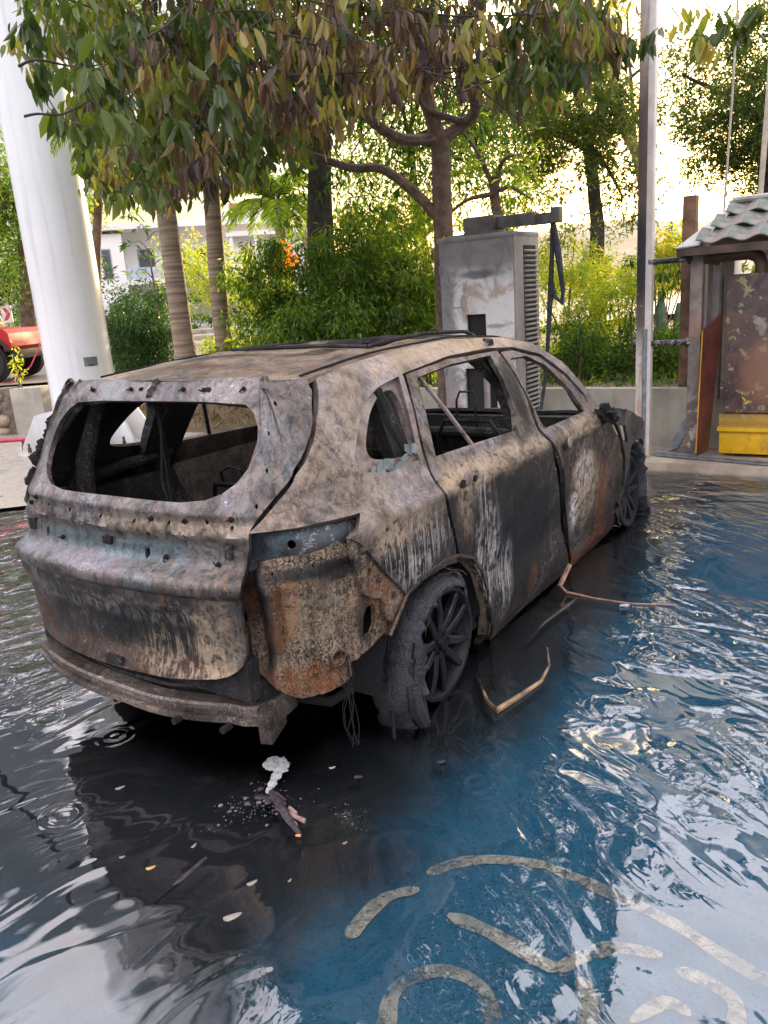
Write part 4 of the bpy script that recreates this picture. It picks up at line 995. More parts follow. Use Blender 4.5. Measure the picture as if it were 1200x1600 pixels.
bm = BM(); cyl(bm, (0, 0, .0), (0, 0, .10), 1.0, 40); obj('base_plate', bm, M_white, py)
src = None
for k in range(16):
    a = 2 * math.pi * k / 16 + .12
    if src is None:
        bm = BM(); cyl(bm, (0, 0, .10), (0, 0, .16), .028, 6); cyl(bm, (0, 0, .16), (0, 0, .22), .016, 8); src = obj('anchor_bolt', bm, simple('rusty_bolt', (.12, .08, .06), .7, .5), py); b_ = src
    else: b_ = inst(src, py)
    b_.location = (.90 * math.cos(a), .90 * math.sin(a), 0)
def curved(bm, r, a0, a1, z0, z1, n=8, t_=.012):
    V = []
    for k in range(n + 1):
        a = a0 + (a1 - a0) * k / n
        V.append([bm.verts.new((rr * math.cos(a), rr * math.sin(a), z)) for rr, z in ((r, z0), (r + t_, z0), (r + t_, z1), (r, z1))])
    for A, B in zip(V, V[1:]):
        for j in range(4): bm.faces.new((A[j], A[(j + 1) % 4], B[(j + 1) % 4], B[j]))
    bm.faces.new(V[0]); bm.faces.new(V[-1][::-1])
bm = BM(); curved(bm, .445, -1.56 - .02, -.80, .60, 1.42); obj('hatch', bm, M_white, py, sharp=30)
bm = BM(); curved(bm, .458, -1.38, -.98, 1.17, 1.29, 6, .006); pl = obj('number_plate', bm, M_dimg, py, sharp=30)
bm = BM(); curved(bm, .4645, -1.26, -1.10, 1.178, 1.192, 3, .003); obj('plate_slot', bm, M_hole, pl)

# ---------------------------------------------------------------- charging cabinet
t = NT('scorched_white_cabinet'); _x, _y, _z = t.sep()
n1 = t.noise(3.2, 6, .65, .8); n2 = t.noise(18, 5, .7, .5); st_ = t.noise(1, 4, .6, .4, t.scale((14, 14, 2)))
c = t.mix(n2, (.66, .64, .65), (.82, .79, .79)); c = t.mix(t.rng(n1, .46, .60), c, (.50, .40, .34))
eg = t.math('MAXIMUM', t.rng(t.add(_z, t.mul(n1, .5)), 2.02, 2.30), t.rng(t.add(_y, t.mul(t.math('SUBTRACT', n1, .5), .6)), .52, .70))
c = t.mix(t.mul(eg, .8), c, t.mix(n2, (.05, .05, .06), (.20, .20, .22)))
c = t.mix(t.mul(t.ell((0, .42, .72), (.3, .17, .32), .3), .9), c, (.05, .05, .055)); c = t.mix(t.mul(t.ell((0, .33, 1.93), (.3, .24, .05), .3), .8), c, (.09, .09, .10))
c = t.mix(t.mul(t.ell((0, .18, 1.42), (.3, .14, .03), .3), .6), c, (.14, .12, .12)); c = t.mix(t.mul(t.rng(t.noise(40, 2), .68, .72), .6), c, (.1, .09, .09))
c = t.mix(t.mul(t.rng(st_, .6, .75), .4), c, (.34, .30, .28)); c = t.mix(t.rng(_z, 1.1, .5, 0, .45), c, (.30, .22, .20))
t.bsdf(c, t.rng(n2, .3, .7, .4, .7), 0, t.bump(n2, .004)); M_cab = t.m
M_cabside = simple('sooted_grey_side', (.30, .275, .25), .55, .1, .25, 3, .002); M_soot = simple('black_soot', (.018, .018, .02), .8, 0, .4)
M_arm = simple('scorched_arm', (.13, .12, .125), .5, .3, .4, 6)
ch = thing('charging_station', 'tall scorched white charging cabinet with louvred side and empty screen opening behind the car', 'charger', bay(4.68, .80, .0), BAYROT)
# local: x 0..0.62 deep, y 0..0.80 wide, front at x=0
bm = BM(); prism(bm, rrect(.0, .0, .80, 2.27, .02), (-.0, 0, 0), (0, 1, 0), (0, 0, 1), (1, 0, 0), .05)
bm.free(); bm = BM()
def frame(bm, y0, z0, y1, z1, hy0, hz0, hy1, hz1, x0, x1):
    for (a, b, c_, d) in ((y0, z0, hy0, z1), (hy1, z0, y1, z1), (hy0, z0, hy1, hz0), (hy0, hz1, hy1, z1)):
        if c_ > a and d > b: box(bm, ((x0 + x1) / 2, (a + c_) / 2, (b + d) / 2), (x1 - x0, c_ - a, d - b))
frame(bm, .0, 1.0, .80, 2.30, .30, 1.29, .52, 1.545, 0, .03)
bmesh.ops.remove_doubles(bm, verts=bm.verts, dist=.0005); obj('front_panel', bm, M_cab, ch, smooth=False)
bm = BM(); box(bm, (.015, .10, .62), (.03, .20, .76)); obj('front_panel', bm, M_cab, ch, smooth=False)
bm = BM(); box(bm, (.015, .32, .62), (.03, .06, .76)); obj('front_panel', bm, M_cab, ch, smooth=False)
bm = BM(); box(bm, (.015, .68, .62), (.03, .24, .76)); obj('front_panel', bm, M_cab, ch, smooth=False)
bm = BM(); box(bm, (.32, .40, 1.17), (.54, .74, 2.10)); obj('cabinet_body', bm, M_soot, ch, smooth=False)
bm = BM(); box(bm, (.15, .41, 1.42), (.10, .22, .25)); box(bm, (.0, .41, 1.30), (.05, .18, .03)); obj('screen_recess', bm, simple('burnt_recess', (.05, .05, .055), .7, 0, .5, 20, .01, 30), ch, smooth=False)
bm = BM(); box(bm, (.335, .0, 1.17), (.61, .03, 2.24), bev=.008); obj('side_panel', bm, M_cabside, ch, sharp=30)
bm = BM(); box(bm, (.335, .80, 1.17), (.61, .03, 2.24), bev=.008); obj('side_panel', bm, M_cabside, ch, sharp=30)
bm = BM(); box(bm, (.32, .40, 2.285), (.66, .84, .05), bev=.015); box(bm, (.40, .60, 2.325), (.44, .40, .03), bev=.01); obj('top_cover', bm, M_cab, ch, sharp=30)
bm = BM(); box(bm, (.31, .4, .08), (.66, .84, .16)); obj('plinth', bm, M_wall, ch, smooth=False)
M_lv = simple('louvre_metal', (.36, .33, .30), .5, .2, .2, 5)
bm = BM(); box(bm, (.40, -.017, 1.30), (.31, .004, 1.76)); obj('louvre_backing', bm, M_soot, ch, smooth=False)
src = None
for k in range(36):
    if src is None:
        bm = BM(); prism(bm, [(0, 0), (-.030, -.012), (-.030, -.017), (0, -.030)], (-.15, 0, 0), (0, 1, 0), (0, 0, 1), (1, 0, 0), .30); src = obj('louvre', bm, M_lv, ch, smooth=False); b_ = src
    else: b_ = inst(src, ch)
    b_.location = (.40, -.019, .46 + k * .048)
# cable arm on top with the burnt cable hanging from it
bm = BM(); box(bm, (.16, .36, 2.45), (.26, .34, .13), bev=.01); box(bm, (.14, .10, 2.44), (.14, .62, .11), rot=-.05, bev=.008); box(bm, (.17, -.28, 2.43), (.10, .30, .10), rot=.1, bev=.008); box(bm, (.16, .36, 2.35), (.3, .3, .08))
box(bm, (.16, -.40, 2.45), (.11, .09, .14), bev=.01)
_arm = obj('cable_arm', bm, M_arm, ch, sharp=30); _arm.location.z = -.035
bm = BM(); tube(bm, [(.16, -.37, 2.40), (.16, -.35, 2.1), (.16, -.33, 1.7), (.18, -.29, 1.3), (.2, -.25, .9), (.15, -.20, .5)], [.030, .022, .028, .022, .018, .018], 7)
tube(bm, [(.16, -.36, 2.38), (.15, -.41, 2.1), (.15, -.46, 1.72)], [.022, .035, .022], 7); tube(bm, [(.15, -.46, 1.72), (.16, -.44, 1.60), (.17, -.37, 1.66), (.17, -.34, 1.8)], .022, 7)
obj('charging_cable', bm, simple('burnt_cable', (.035, .038, .05), .7, 0, .6, 12, .01, 40), ch)
bm = BM(); box(bm, (-.0, .62, 1.62), (.004, .10, .012)); box(bm, (-.0, .70, 1.9), (.004, .015, .05)); obj('lock', bm, M_dimg, ch, smooth=False, kind='stuff')
for z_ in (.98, 2.0):
    bm = BM(); box(bm, (-.001, .79, z_), (.02, .03, .09), bev=.003); obj('hinge', bm, M_dimg, ch)
ws = pobj('warning_sticker', [(-.002, .72, 2.302 + .008), (-.002, .75, 2.302 + .008), (-.002, .735, 2.34)], [(0, 1, 2)], simple('yellow_sticker', (.75, .55, .05), .6), ch, False)
bm = BM(); box(bm, (.10, .62, 2.35), (.02, .40, .09)); box(bm, (.34, .62, 2.35), (.02, .40, .09)); bm.free()

# ---------------------------------------------------------------- burnt steel post, pipes
t = NT('half_burnt_post'); _x, _y, _z = t.sep(); n1 = t.noise(2.2, 5, .65, .6, None, (3, 3, 1)); n2 = t.noise(25, 4, .7)
c = t.mix(n2, (.62, .56, .52), (.74, .69, .64)); c = t.mix(t.rng(n1, .4, .6), c, (.50, .33, .24))
dk = t.mul(t.rng(t.add(_y, t.mul(t.math('SUBTRACT', n1, .5), .10)), -.085, -.045), 1.0)
c = t.mix(t.mul(dk, t.mul(t.rng(_z, .9, 1.3, 0, .92), t.rng(_z, 3.7, 3.0, .35, 1))), c, t.mix(n1, (.05, .03, .035), (.12, .08, .075)))
bl = t.ell((0, .03, 1.85), (.2, .07, .5), .12, 6); c = t.mix(bl, c, (.025, .025, .03)); c = t.mix(t.mul(t.rng(n2, .6, .68), t.rng(_z, 1.2, 2.1, 1, 0)), c, (.34, .30, .28))
t.bsdf(c, .55, .1, t.bump(n2, .003)); M_post = t.m
pst = thing('steel_post', 'tall square white steel post blackened by fire standing at the kerb', 'post', bay(4.92, -.42, .12), BAYROT)
bm = BM(); box(bm, (0, .03, 2.4), (.11, .075, 4.8), bev=.006); obj('burnt_post', bm, M_post, pst, sharp=30)
bm = BM(); box(bm, (-.005, -.038, 1.9), (.09, .058, 5.0 - .9), bev=.004); box(bm, (0, -.045, .55), (.06, .04, 1.1), bev=.003); obj('white_profile', bm, simple('pale_profile', (.70, .64, .60), .45, .1, .15), pst, sharp=30)
bm = BM(); cyl(bm, (-.05, -.015, 0), (-.05, -.015, 1.2), .022, 10); obj('conduit', bm, simple('galvanised', (.34, .38, .43), .35, .7, .3, 12), pst)
M_galv = _MATS['galvanised']
t = NT('scorched_pipe'); n1 = t.noise(16, 5, .7, .8); t.bsdf(t.mix(t.rng(n1, .52, .62), (.035, .035, .042), (.45, .43, .44)), .5, .3, t.bump(n1, .003)); M_pipe = t.m
for (z, a, b, lbl) in ((1.91, -.47, -.83, 'upper scorched horizontal pipe between the burnt post and the kiosk'), (1.18, -.34, -.83, 'lower paint flaked horizontal pipe between the burnt post and the kiosk')):
    bm = BM(); cyl(bm, bay(4.90, a, z), bay(4.93, b, z + .005), .026, 12); cyl(bm, bay(4.90, a - .015, z), bay(4.90, a + .015, z), .038, 12); cyl(bm, bay(4.93, b + .04, z), bay(4.93, b, z), .045, 12)
    tag(obj('pipe', bm, M_pipe), lbl, 'pipe', 'pipes between post and kiosk')

# ---------------------------------------------------------------- kiosk
ks = thing('kiosk', 'small burnt service kiosk with tiled roof, steel posts and rusty yellow cabinet', 'kiosk', bay(4.95, -.87, .12), BAYROT)
t = NT('bare_scorched_post'); n1 = t.noise(8, 5, .65, .6); _x, _y, _z = t.sep()
c = t.mix(t.rng(n1, .3, .7), (.18, .145, .13), (.30, .255, .24)); c = t.mix(t.mul(t.rng(n1, .50, .56), t.rng(_z, .75, .3, 0, .9)), c, (.62, .56, .54)); c = t.mix(t.mul(t.rng(t.noise(3, 4), .5, .6), .5), c, (.34, .18, .11)); t.bsdf(c, .5, .4, t.bump(n1, .002)); M_kp = t.m
bm = BM(); box(bm, (0, 0, .92), (.11, .105, 1.84), bev=.006); obj('post', bm, M_kp, ks, sharp=30)
for x_, y_ in ((.75, 0), (0, -1.3), (.75, -1.3)): bm = BM(); box(bm, (x_, y_, .92), (.11, .105, 1.84), bev=.006); obj('post', bm, M_kp, ks, sharp=30)
M_eave = simple('scorched_eave', (.10, .065, .05), .6, .2, .5, 5); M_flash = simple('roof_flashing', (.34, .33, .31), .45, .3, .35, 5)
# roof: eave at x=-.22 z 1.88, ridge at x=.38 z 2.2; gable end at y=+.10
bm = BM(); box(bm, (-.235, -.72, 1.845), (.03, 1.70, .065)); box(bm, (.38, .118, 1.845), (1.22, .03, .065)); box(bm, (.38, -.72, 1.83), (1.2, 1.66, .02)); obj('eave_board', bm, M_eave, ks, smooth=False)
prof = [(-.25, 1.885), (.38, 2.225)]
bm = BM()
v = [(-.26, .14, 1.88), (.02, .14, 1.90), (.40, -.06, 2.235), (.37, -.24, 2.24), (-.245, -.05, 1.89)]
def tri_plate(bm, P, th=.012):
    P = [Vector(p) for p in P]; f = [bm.verts.new(p) for p in P]; g = [bm.verts.new(p - Vector((0, 0, th))) for p in P]
    bm.faces.new(f); bm.faces.new(g[::-1])
    for i in range(len(f)): j = (i + 1) % len(f); bm.faces.new((f[i], f[j], g[j], g[i]))
tri_plate(bm, [(-.26, .14, 1.885), (-.255, -.06, 1.90), (.37, -.26, 2.245), (.39, -.22, 2.25)]); obj('hip_flashing', bm, M_flash, ks, smooth=False)
bm = BM(); tri_plate(bm, [(-.26, .14, 1.875), (.38, -.23, 2.235), (1.0, .14, 1.875)]); obj('hip_slope', bm, M_flash, ks, smooth=False)
t = NT('roof_tile_metal'); n1 = t.noise(9, 5, .65, .5); c = t.mix(t.rng(n1, .35, .7), (.11, .15, .13), (.22, .25, .225)); c = t.mix(t.rng(t.noise(4, 5, .7, .5), .45, .6), c, (.30, .255, .225)); t.bsdf(c, .85, .0, t.bump(n1, .002), .2); M_tile = t.m
def tile_mesh():
    bm = BM(); W_, L_ = .25, .262; n = 12; V = []
    for lay in (0, 1):
        for j in range(3):
            row = []
            for i in range(n + 1):
                f = i / n; y = -W_ * f; h_ = .020 * math.cos(f * 2 * math.pi) ; row.append(bm.verts.new((L_ * j / 2, y, h_ + .020 * (1 - j / 2) - lay * .010)))
            V.append(row)
    for l in (0, 3):
        for j in (0, 1):
            for i in range(n): bm.faces.new((V[l + j][i], V[l + j][i + 1], V[l + j + 1][i + 1], V[l + j + 1][i]))
    for j, k in ((0, 3), (2, 5)):
        for i in range(n): bm.faces.new((V[j][i], V[j][i + 1], V[k][i + 1], V[k][i]))
    return bm
src = None; sl = math.atan2(.345, .64)
for row in range(3):
    for k in range(9):
        y = -.03 - .075 * row - k * .248
        if y < -1.5: continue
        if src is None: src = obj('roof_tile', tile_mesh(), M_tile, ks); b_ = src
        else: b_ = inst(src, ks)
        b_.location = (-.265 + row * .218, y, 1.905 + row * .116); b_.rotation_euler = (0, -sl, 0)
bm = BM(); tube(bm, [(.385, -.20, 2.27), (.385, -1.6, 2.27)], .03, 8); obj('ridge_cap', bm, M_flash, ks)
bm = BM(); tri_plate(bm, [(.38, -.22, 2.235), (.38, -1.6, 2.235), (1.0, -1.6, 1.88), (1.0, .14, 1.88)]); obj('roof_back', bm, M_flash, ks, smooth=False)
# elbow pipe inside
bm = BM(); tube(bm, [(.12, .03, 1.79), (.14, -.28, 1.80), (.14, -.40, 1.80), (.14, -.47, 1.765), (.14, -.50, 1.70), (.14, -.50, 1.55)], .055, 12); obj('elbow_pipe', bm, simple('brown_pipe', (.16, .10, .08), .5, .3, .4, 6), ks)
bm = BM(); cyl(bm, (.3, -.12, .5), (.3, -.12, 1.72), .05, 12); obj('stand_pipe', bm, simple('grey_pipe', (.33, .30, .31), .5, .2), ks)
# cabinet: scorched upper, yellow lower
t = NT('scorched_yellow_cabinet'); _x, _y, _z = t.sep(); n1 = t.noise(4, 6, .65, .9); n2 = t.noise(16, 5, .7, 1.2)
up = t.mix(t.rng(n1, .3, .7), (.055, .04, .045), (.16, .10, .085)); up = t.mix(t.mul(t.rng(t.noise(9, 4, .6, .3), .60, .63), .9), up, (.36, .29, .15)); up = t.mix(t.mul(t.rng(t.noise(7, 4, .6, 1), .60, .68), .7), up, (.30, .28, .25))
up = t.mix(t.mul(t.ell((0, -.62, .78), (.4, .28, .35), .2), .7), up, (.34, .17, .11)); up = t.mix(t.mul(t.rng(t.noise(11, 3, .6, 1.2), .62, .64), t.rng(_z, .75, .55)), up, (.62, .47, .08))
lo = t.mix(t.rng(n1, .35, .65), (.80, .50, .008), (.68, .38, .012)); lo = t.mix(t.mul(t.rng(t.noise(5, 4, .6), .55, .7), .6), lo, (.30, .20, .05))
sm_ = t.rng(t.add(_z, t.mul(n1, .12)), .36, .50)
c = t.mix(sm_, lo, up); c = t.mix(t.mul(t.rng(t.add(_z, t.mul(n1, .08)), .28, .36), t.math('SUBTRACT', 1, sm_)), c, (.36, .22, .05)); t.bsdf(c, t.rng(n2, .3, .7, .35, .6), .15, t.bump(n2, .002)); M_ycab = t.m
bm = BM(); box(bm, (.32, -.70, 1.02), (.55, .92, 1.22), bev=.012); obj('cabinet', bm, M_ycab, ks, sharp=30)
bm = BM(); box(bm, (.30, -.70, .34), (.60, .95, .12), bev=.006); box(bm, (.285, -.70, .265), (.62, .97, .035), bev=.004); box(bm, (.31, -.70, .14), (.58, .94, .21), bev=.006); obj('cabinet_base', bm, M_ycab, ks, sharp=30)
M_rdoor = simple('rusty_open_door', (.09, .022, .014), .55, .2, .5, 4, .004, 30)
bm = BM(); prism(bm, [(0, 0), (.0, 1.12), (.25, 1.26), (.26, 1.2), (.16, .02)], (-.22, -.09, .05), (.9, -.42, 0), (.05, -.01, 1), (.42, .9, 0), .02); obj('cabinet_door', bm, M_rdoor, ks, smooth=False)
bm = BM(); prism(bm, [(0, 0), (0, 1.10), (.004, 1.10), (.004, 0)], (-.227, -.084, .07), (.9, -.42, 0), (.05, -.01, 1), (.42, .9, 0), .012); obj('door_edge', bm, simple('orange_edge', (.55, .27, .03), .5), ks, smooth=False)
# galvanised perforated channel on the platform
cn_ = thing('steel_channel', 'galvanised perforated steel channel lying bent on the kerb platform before the kiosk', 'channel', (0, 0, 0))
A = Vector((2.66, 7.36, .13)); B = Vector((3.45, 6.56, .13)); d = (B - A).normalized(); n_ = Vector((-d.y, d.x, 0))
bm = BM(); box(bm, (A + B) / 2 + Vector((0, 0, .018)), ((B - A).length, .05, .036), rot=math.atan2(d.y, d.x)); obj('rail', bm, M_galv, cn_, smooth=False)
C2 = bay(5.25, -.76, .40)
bm = BM(); V = [A, A + (C2 - A) * .55 + Vector((0, 0, -.12)), C2]
for a_, b_2 in zip(V, V[1:]):
    dd = (b_2 - a_).normalized(); ss = dd.cross(Vector((0, 0, 1))).normalized() * .05; up_ = ss.cross(dd).normalized() * .02
    f = [bm.verts.new(p) for p in (a_ + ss, a_ - ss, b_2 - ss, b_2 + ss)]; g = [bm.verts.new(p.co + Vector((0, 0, .02))) for p in f]
    bm.faces.new(f); bm.faces.new(g)
    for i in range(4): j = (i + 1) % 4; bm.faces.new((f[i], f[j], g[j], g[i]))
obj('bent_arm', bm, M_galv, cn_, smooth=False)
bm = BM()
for k in range(40):
    p = A + d * (.02 + k * (B - A).length / 41) + Vector((0, 0, .022)) - n_ * .0262
    box(bm, p, (.010, .003, .009), rot=math.atan2(d.y, d.x))
me_ = obj('slot', bm, M_hole, cn_, smooth=False, kind='stuff')
# stump post, white cabinet behind
bm = BM(); p = bay(5.6, -.65, 0); box(bm, (p.x, p.y, 1.55), (.125, .125, 1.9), rot=BAYROT, bev=.01); tag(obj('timber_post', bm, simple('brown_timber', (.20, .115, .075), .8, 0, .4, 9, .004)), 'short brown post standing behind the tiled kiosk roof', 'post')
wc = thing('utility_cabinet', 'pale grey metal utility cabinet behind the kiosk posts', 'cabinet', bay(5.9, -.76, .5), BAYROT)
M_wc = simple('pale_cabinet', (.55, .58, .62), .45, .1, .12, 3); bm = BM(); box(bm, (.2, -.03, .72), (.4, .44, 1.45), bev=.01); obj('body', bm, M_wc, wc, sharp=30)
bm = BM(); tube(bm, [(-.0, -.12, .95), (-.03, -.12, .95), (-.03, -.12, 1.06), (0, -.12, 1.06)], .008, 6); obj('handle', bm, M_dimg, wc)
# hanging ropes
for (u0, v0, u1, v1, Y, lbl) in ((1156, -60, 1131, 332, 7.6, 'left of the two thin pale ropes hanging above the kiosk roof'), (1215, -60, 1186, 330, 9.5, 'pale rope hanging at the right edge before the tree')):
    bm = BM(); a = at(u1, v1, Y); b = at(u0, v0, Y); b.x, b.y = a.x + (b.x - a.x) * 1.0, a.y
    tube(bm, [a, a.lerp(b, .5) + Vector((.01, 0, 0)), b], .010 if v1 == 332 else .03, 6); tag(obj('rope', bm, simple('pale_rope', (.5, .44, .36), .8)), lbl, 'rope', 'ropes above the kiosk')

# ---------------------------------------------------------------- left side: stone wall, pier, hose, off-road car, sign, guard rail
M_mortar = simple('wall_mortar', (.20, .165, .13), .95, 0, .4, 8, .01, 40); 
stones = [simple('stone_%d' % k, c_, .9, 0, .45, 6, .012, 30) for k, c_ in enumerate(((.36, .28, .20), (.27, .21, .17), (.22, .20, .17), (.30, .22, .16)))]
sw = thing('stone_wall', 'low rubble stone retaining wall under the red off-road car', 'wall', (-5.9, 12.85, 0), 0)
bm = BM(); box(bm, (-2.0, .22, .40), (4.0, .36, .80)); obj('mortar', bm, M_mortar, sw, smooth=False)
rr = random.Random(5); z = .02; row = 0
while z < .74:
    h_ = (.17, .21, .19, .18)[row % 4]; x = -.02 - rr.uniform(0, .15)
    while x > -3.2:
        w_ = rr.uniform(.22, .42); bm = BM(); ico(bm, (0, 0, 0), 1, 2, (w_ * .53, .09, h_ * .53), .18, rr.random() * 50, 1.5)
        for v_ in bm.verts:
            v_.co.x = math.copysign(min(abs(v_.co.x), w_ * .46), v_.co.x); v_.co.z = math.copysign(min(abs(v_.co.z), h_ * .46), v_.co.z)
        s_ = obj('stone', bm, rr.choice(stones[:2] if row > 2 else stones), sw, sharp=50); s_.location = (x - w_ / 2, .04 + rr.uniform(-.02, .02), z + h_ / 2); x -= w_
    z += h_; row += 1
bm = BM(); box(bm, (-5.62, 13.0, .36), (.50, .42, .86), bev=.01); tag(obj('concrete_pier', bm, M_wall), 'smooth grey concrete end pier between stone wall and white pylon', 'pier')
bm = BM(); tube(bm, [(-9, 11.9, .085), (-7, 12.0, .085), (-6.2, 12.05, .085), (-5.4, 12.0, .085), (-4.9, 11.8, .085), (-4.75, 11.5, .085)], .03, 8); tag(obj('hose', bm, simple('red_hose', (.55, .04, .08), .5)), 'red fire hose lying on the wet ground under the stone wall', 'hose')
bm = BM(); tube(bm, [(-6.6, 13.6, .86), (-6.1, 13.4, .84), (-5.75, 13.5, 1.1), (-5.5, 13.6, 1.55)], .012, 6); tag(obj('cord', bm, _MATS['red_hose']), 'thin red cord looping up beside the off-road car wheel', 'cord')
M_red = simple('red_car_paint', (.46, .006, .010), .6, 0, .15, 1, 0, 1); M_blk = simple('black_plastic', (.018, .018, .02), .6); M_tw = simple('tyre_rubber', (.02, .02, .022), .8)
jp = thing('offroad_car', 'red off-road car with black wheel arch parked on the upper road at left', 'car', (-6.45, 15.0, .80), 0)
# local: nose at x=0.1 pointing +x, wheel centre (-.35)
bm = BM()
prism(bm, [(-3.8, .55), (-3.8, 1.02), (-1.1, 1.02), (-.95, .98), (.02, .93), (.10, .85), (.13, .62), (.08, .55), (-.0, .55), (-.06, .70), (-.16, .80), (-.55, .80), (-.70, .68), (-.78, .50)], (0, -.80, 0), (1, 0, 0), (0, 0, 1), (0, 1, 0), 1.6)
obj('body', bm, M_red, jp, sharp=30)
bm = BM(); prism(bm, [(-3.7, 1.02), (-3.6, 1.75), (-1.7, 1.75), (-1.3, 1.03)], (0, -.74, 0), (1, 0, 0), (0, 0, 1), (0, 1, 0), 1.48); obj('cab', bm, M_blk, jp, sharp=30)
bm = BM(); box(bm, (.16, 0, .48), (.16, 1.6, .16), bev=.02); tube(bm, [(.10, -.84, .55), (-.02, -.85, .70), (-.16, -.86, .80), (-.55, -.86, .80), (-.72, -.85, .66), (-.8, -.84, .48)], .035, 6); obj('bumper', bm, M_blk, jp)
bm = BM(); box(bm, (-.45, -.3, 1.03), (.5, .4, .06), bev=.02); obj('hood_scoop', bm, M_blk, jp)
bm = BM(); box(bm, (-.2, -.5, 1.0), (.24, .06, .03), bev=.01); obj('hood_badge', bm, simple('orange_strip', (.75, .25, .03), .5), jp)
for (xx, yy) in ((-.36, -.74), (-3.0, -.74), (-.36, .74), (-3.0, .74)):
    w_ = bpy.data.objects.new('wheel', None); COL.objects.link(w_); w_.parent = jp; w_.location = (xx, yy, .37)
    bm = BM(); cyl(bm, (0, -.13, 0), (0, .13, 0), .37, 28); bmesh.ops.bevel(bm, geom=[e for e in bm.edges if abs(e.verts[0].co.y - e.verts[1].co.y) < .001], offset=.04, segments=3, affect='EDGES'); obj('tyre', bm, M_tw, w_)
    bm = BM(); sgn = -1 if yy < 0 else 1
    for r0, r1, y0 in ((.24, .225, .134), (.20, .19, .10)): tube(bm, [(0, sgn * y0, 0), (0, sgn * (y0 + .012), 0)], [r0, r1], 24)
    obj('rim', bm, simple('alloy', (.52, .50, .47), .35, .8), w_)
    bm = BM()
    for k in range(5):
        a = k * 2 * math.pi / 5; box(bm, (.11 * math.cos(a), sgn * .122, .11 * math.sin(a)), (.13, .02, .035), rot=Matrix.Rotation(-a, 3, 'Y').to_quaternion())
    cyl(bm, (0, sgn * .12, 0), (0, sgn * .15, 0), .055, 10); obj('hub', bm, M_dimg, w_)
sg = thing('chevron_sign', 'small white and red chevron road sign on a thin post', 'sign', at(28, 548, 20) - Vector((0, 0, .6)), 0)
zz = at(22, 490, 20).z - sg.location.z
bm = BM(); cyl(bm, (0, 0, 0), (-.05, 0, zz + .3), .03, 8); obj('post', bm, simple('sign_post', (.5, .48, .44), .6), sg)
bm = BM(); box(bm, (-.08, -.04, zz), (.25, .02, .40)); pl = obj('sign_plate', bm, simple('sign_white', (.78, .74, .74), .5), sg, smooth=False)
bm = BM(); prism(bm, [(-.09, -.15), (.0, -.15), (.09, 0), (.0, .15), (-.09, .15), (.0, 0)], (-.08, -.056, zz), (1, 0, 0), (0, 0, 1), (0, 1, 0), .004); obj('chevron', bm, simple('sign_red', (.62, .04, .06), .5), pl, smooth=False)
gr_ = thing('guard_rail', 'galvanised roadside guard rail behind the off-road car', 'guard rail', (-9, 18, .8), 0)
for z_ in (.42, .56):
    bm = BM(); box(bm, (1.8, 0, z_), (9, .04, .11), bev=.015); obj('rail', bm, simple('rail_metal', (.50, .45, .38), .5, .3), gr_)
for k in range(6): bm = BM(); box(bm, (-2 + k * 1.6, .06, .3), (.08, .06, .6)); obj('post', bm, _MATS['rail_metal'], gr_, smooth=False)

# ---------------------------------------------------------------- apartment building, pylon tower
M_bw = simple('white_render', (.84, .82, .80), .8, 0, .08, .5, .001, 8); M_bs = simple('building_grey', (.42, .42, .44), .7); M_win = simple('window_glass', (.10, .11, .13), .15, 0, .3, 1); M_shut = simple('blue_rail', (.45, .50, .62), .6); M_brk = simple('chimney_brick', (.34, .20, .14), .8); M_tan = simple('tan_render', (.40, .30, .20), .8)
O = at(150, 440, 60); bd = thing('apartment_building', 'white two storey apartment building with balconies beyond the palm trunks', 'building', (O.x, 60, .8), R_(14))
def bbox(name, x0, x1, y0, y1, z0, z1, m, par=bd, **k):
    bm = BM(); box(bm, ((x0 + x1) / 2, (y0 + y1) / 2, (z0 + z1) / 2), (x1 - x0, y1 - y0, z1 - z0)); return obj(name, bm, m, par, smooth=False, **k)
bbox('wall', 0, 2.2, 0, 10, 0, 6.3, M_bw); bbox('wall', 2.2, 13.9, 1.8, 10, 0, 6.5, M_bw)
for z0 in (2.9,): bbox('balcony_slab', 2.2, 8.5, 0, 1.8, z0 + .1, z0 + .45, M_bw); bbox('balcony_slab', 9.6, 13.9, .4, 1.8, z0, z0 + .35, M_bw)
bbox('balcony_railing', 2.3, 8.4, .05, .12, 3.35, 4.1, M_shut); bbox('balcony_railing', 9.8, 13.8, .45, .52, 3.3, 4.05, M_shut)
rf_ = bbox('roof', -.4, 14.4, -.5, 10.4, 6.5, 6.85, M_bw); bbox('parapet', 8.0, 13.0, 1.4, 8, 6.85, 7.5, M_bw, rf_)
bbox('chimney', 10.4, 11.6, 2, 3, 7.5, 8.1, M_brk, rf_)
for (x0, x1, z0, z1, y) in ((.7, 1.25, 3.5, 5.3, 0), (3.2, 4.3, 3.5, 5.3, 1.8), (5.4, 6.6, 3.5, 5.3, 1.8), (7.4, 8.4, 3.9, 5.2, 1.8), (10.2, 11.2, 3.6, 5.2, 1.8), (11.9, 13.2, 3.6, 5.2, 1.8), (.7, 1.25, .6, 1.9, 0), (3.2, 4.6, .5, 2.3, 1.8), (6, 7.4, .5, 2.3, 1.8), (10, 13, .5, 2.3, 1.8)):
    f = bbox('window', x0 - .08, x1 + .08, y - .05, y + .02, z0 - .08, z1 + .08, M_bs); bbox('pane', x0, x1, y - .07, y - .055, z0, z1, M_win, f)
bbox('air_conditioner', 4.8, 5.3, 1.55, 1.79, 5.2, 5.6, M_bs)
bd.scale = (1, 1, 1.1)
O2 = at(398, 440, 55); bd2 = thing('apartment_building', 'pale building with slim columns half hidden behind the distant date palm', 'building', (O2.x, 55, .8), R_(6))
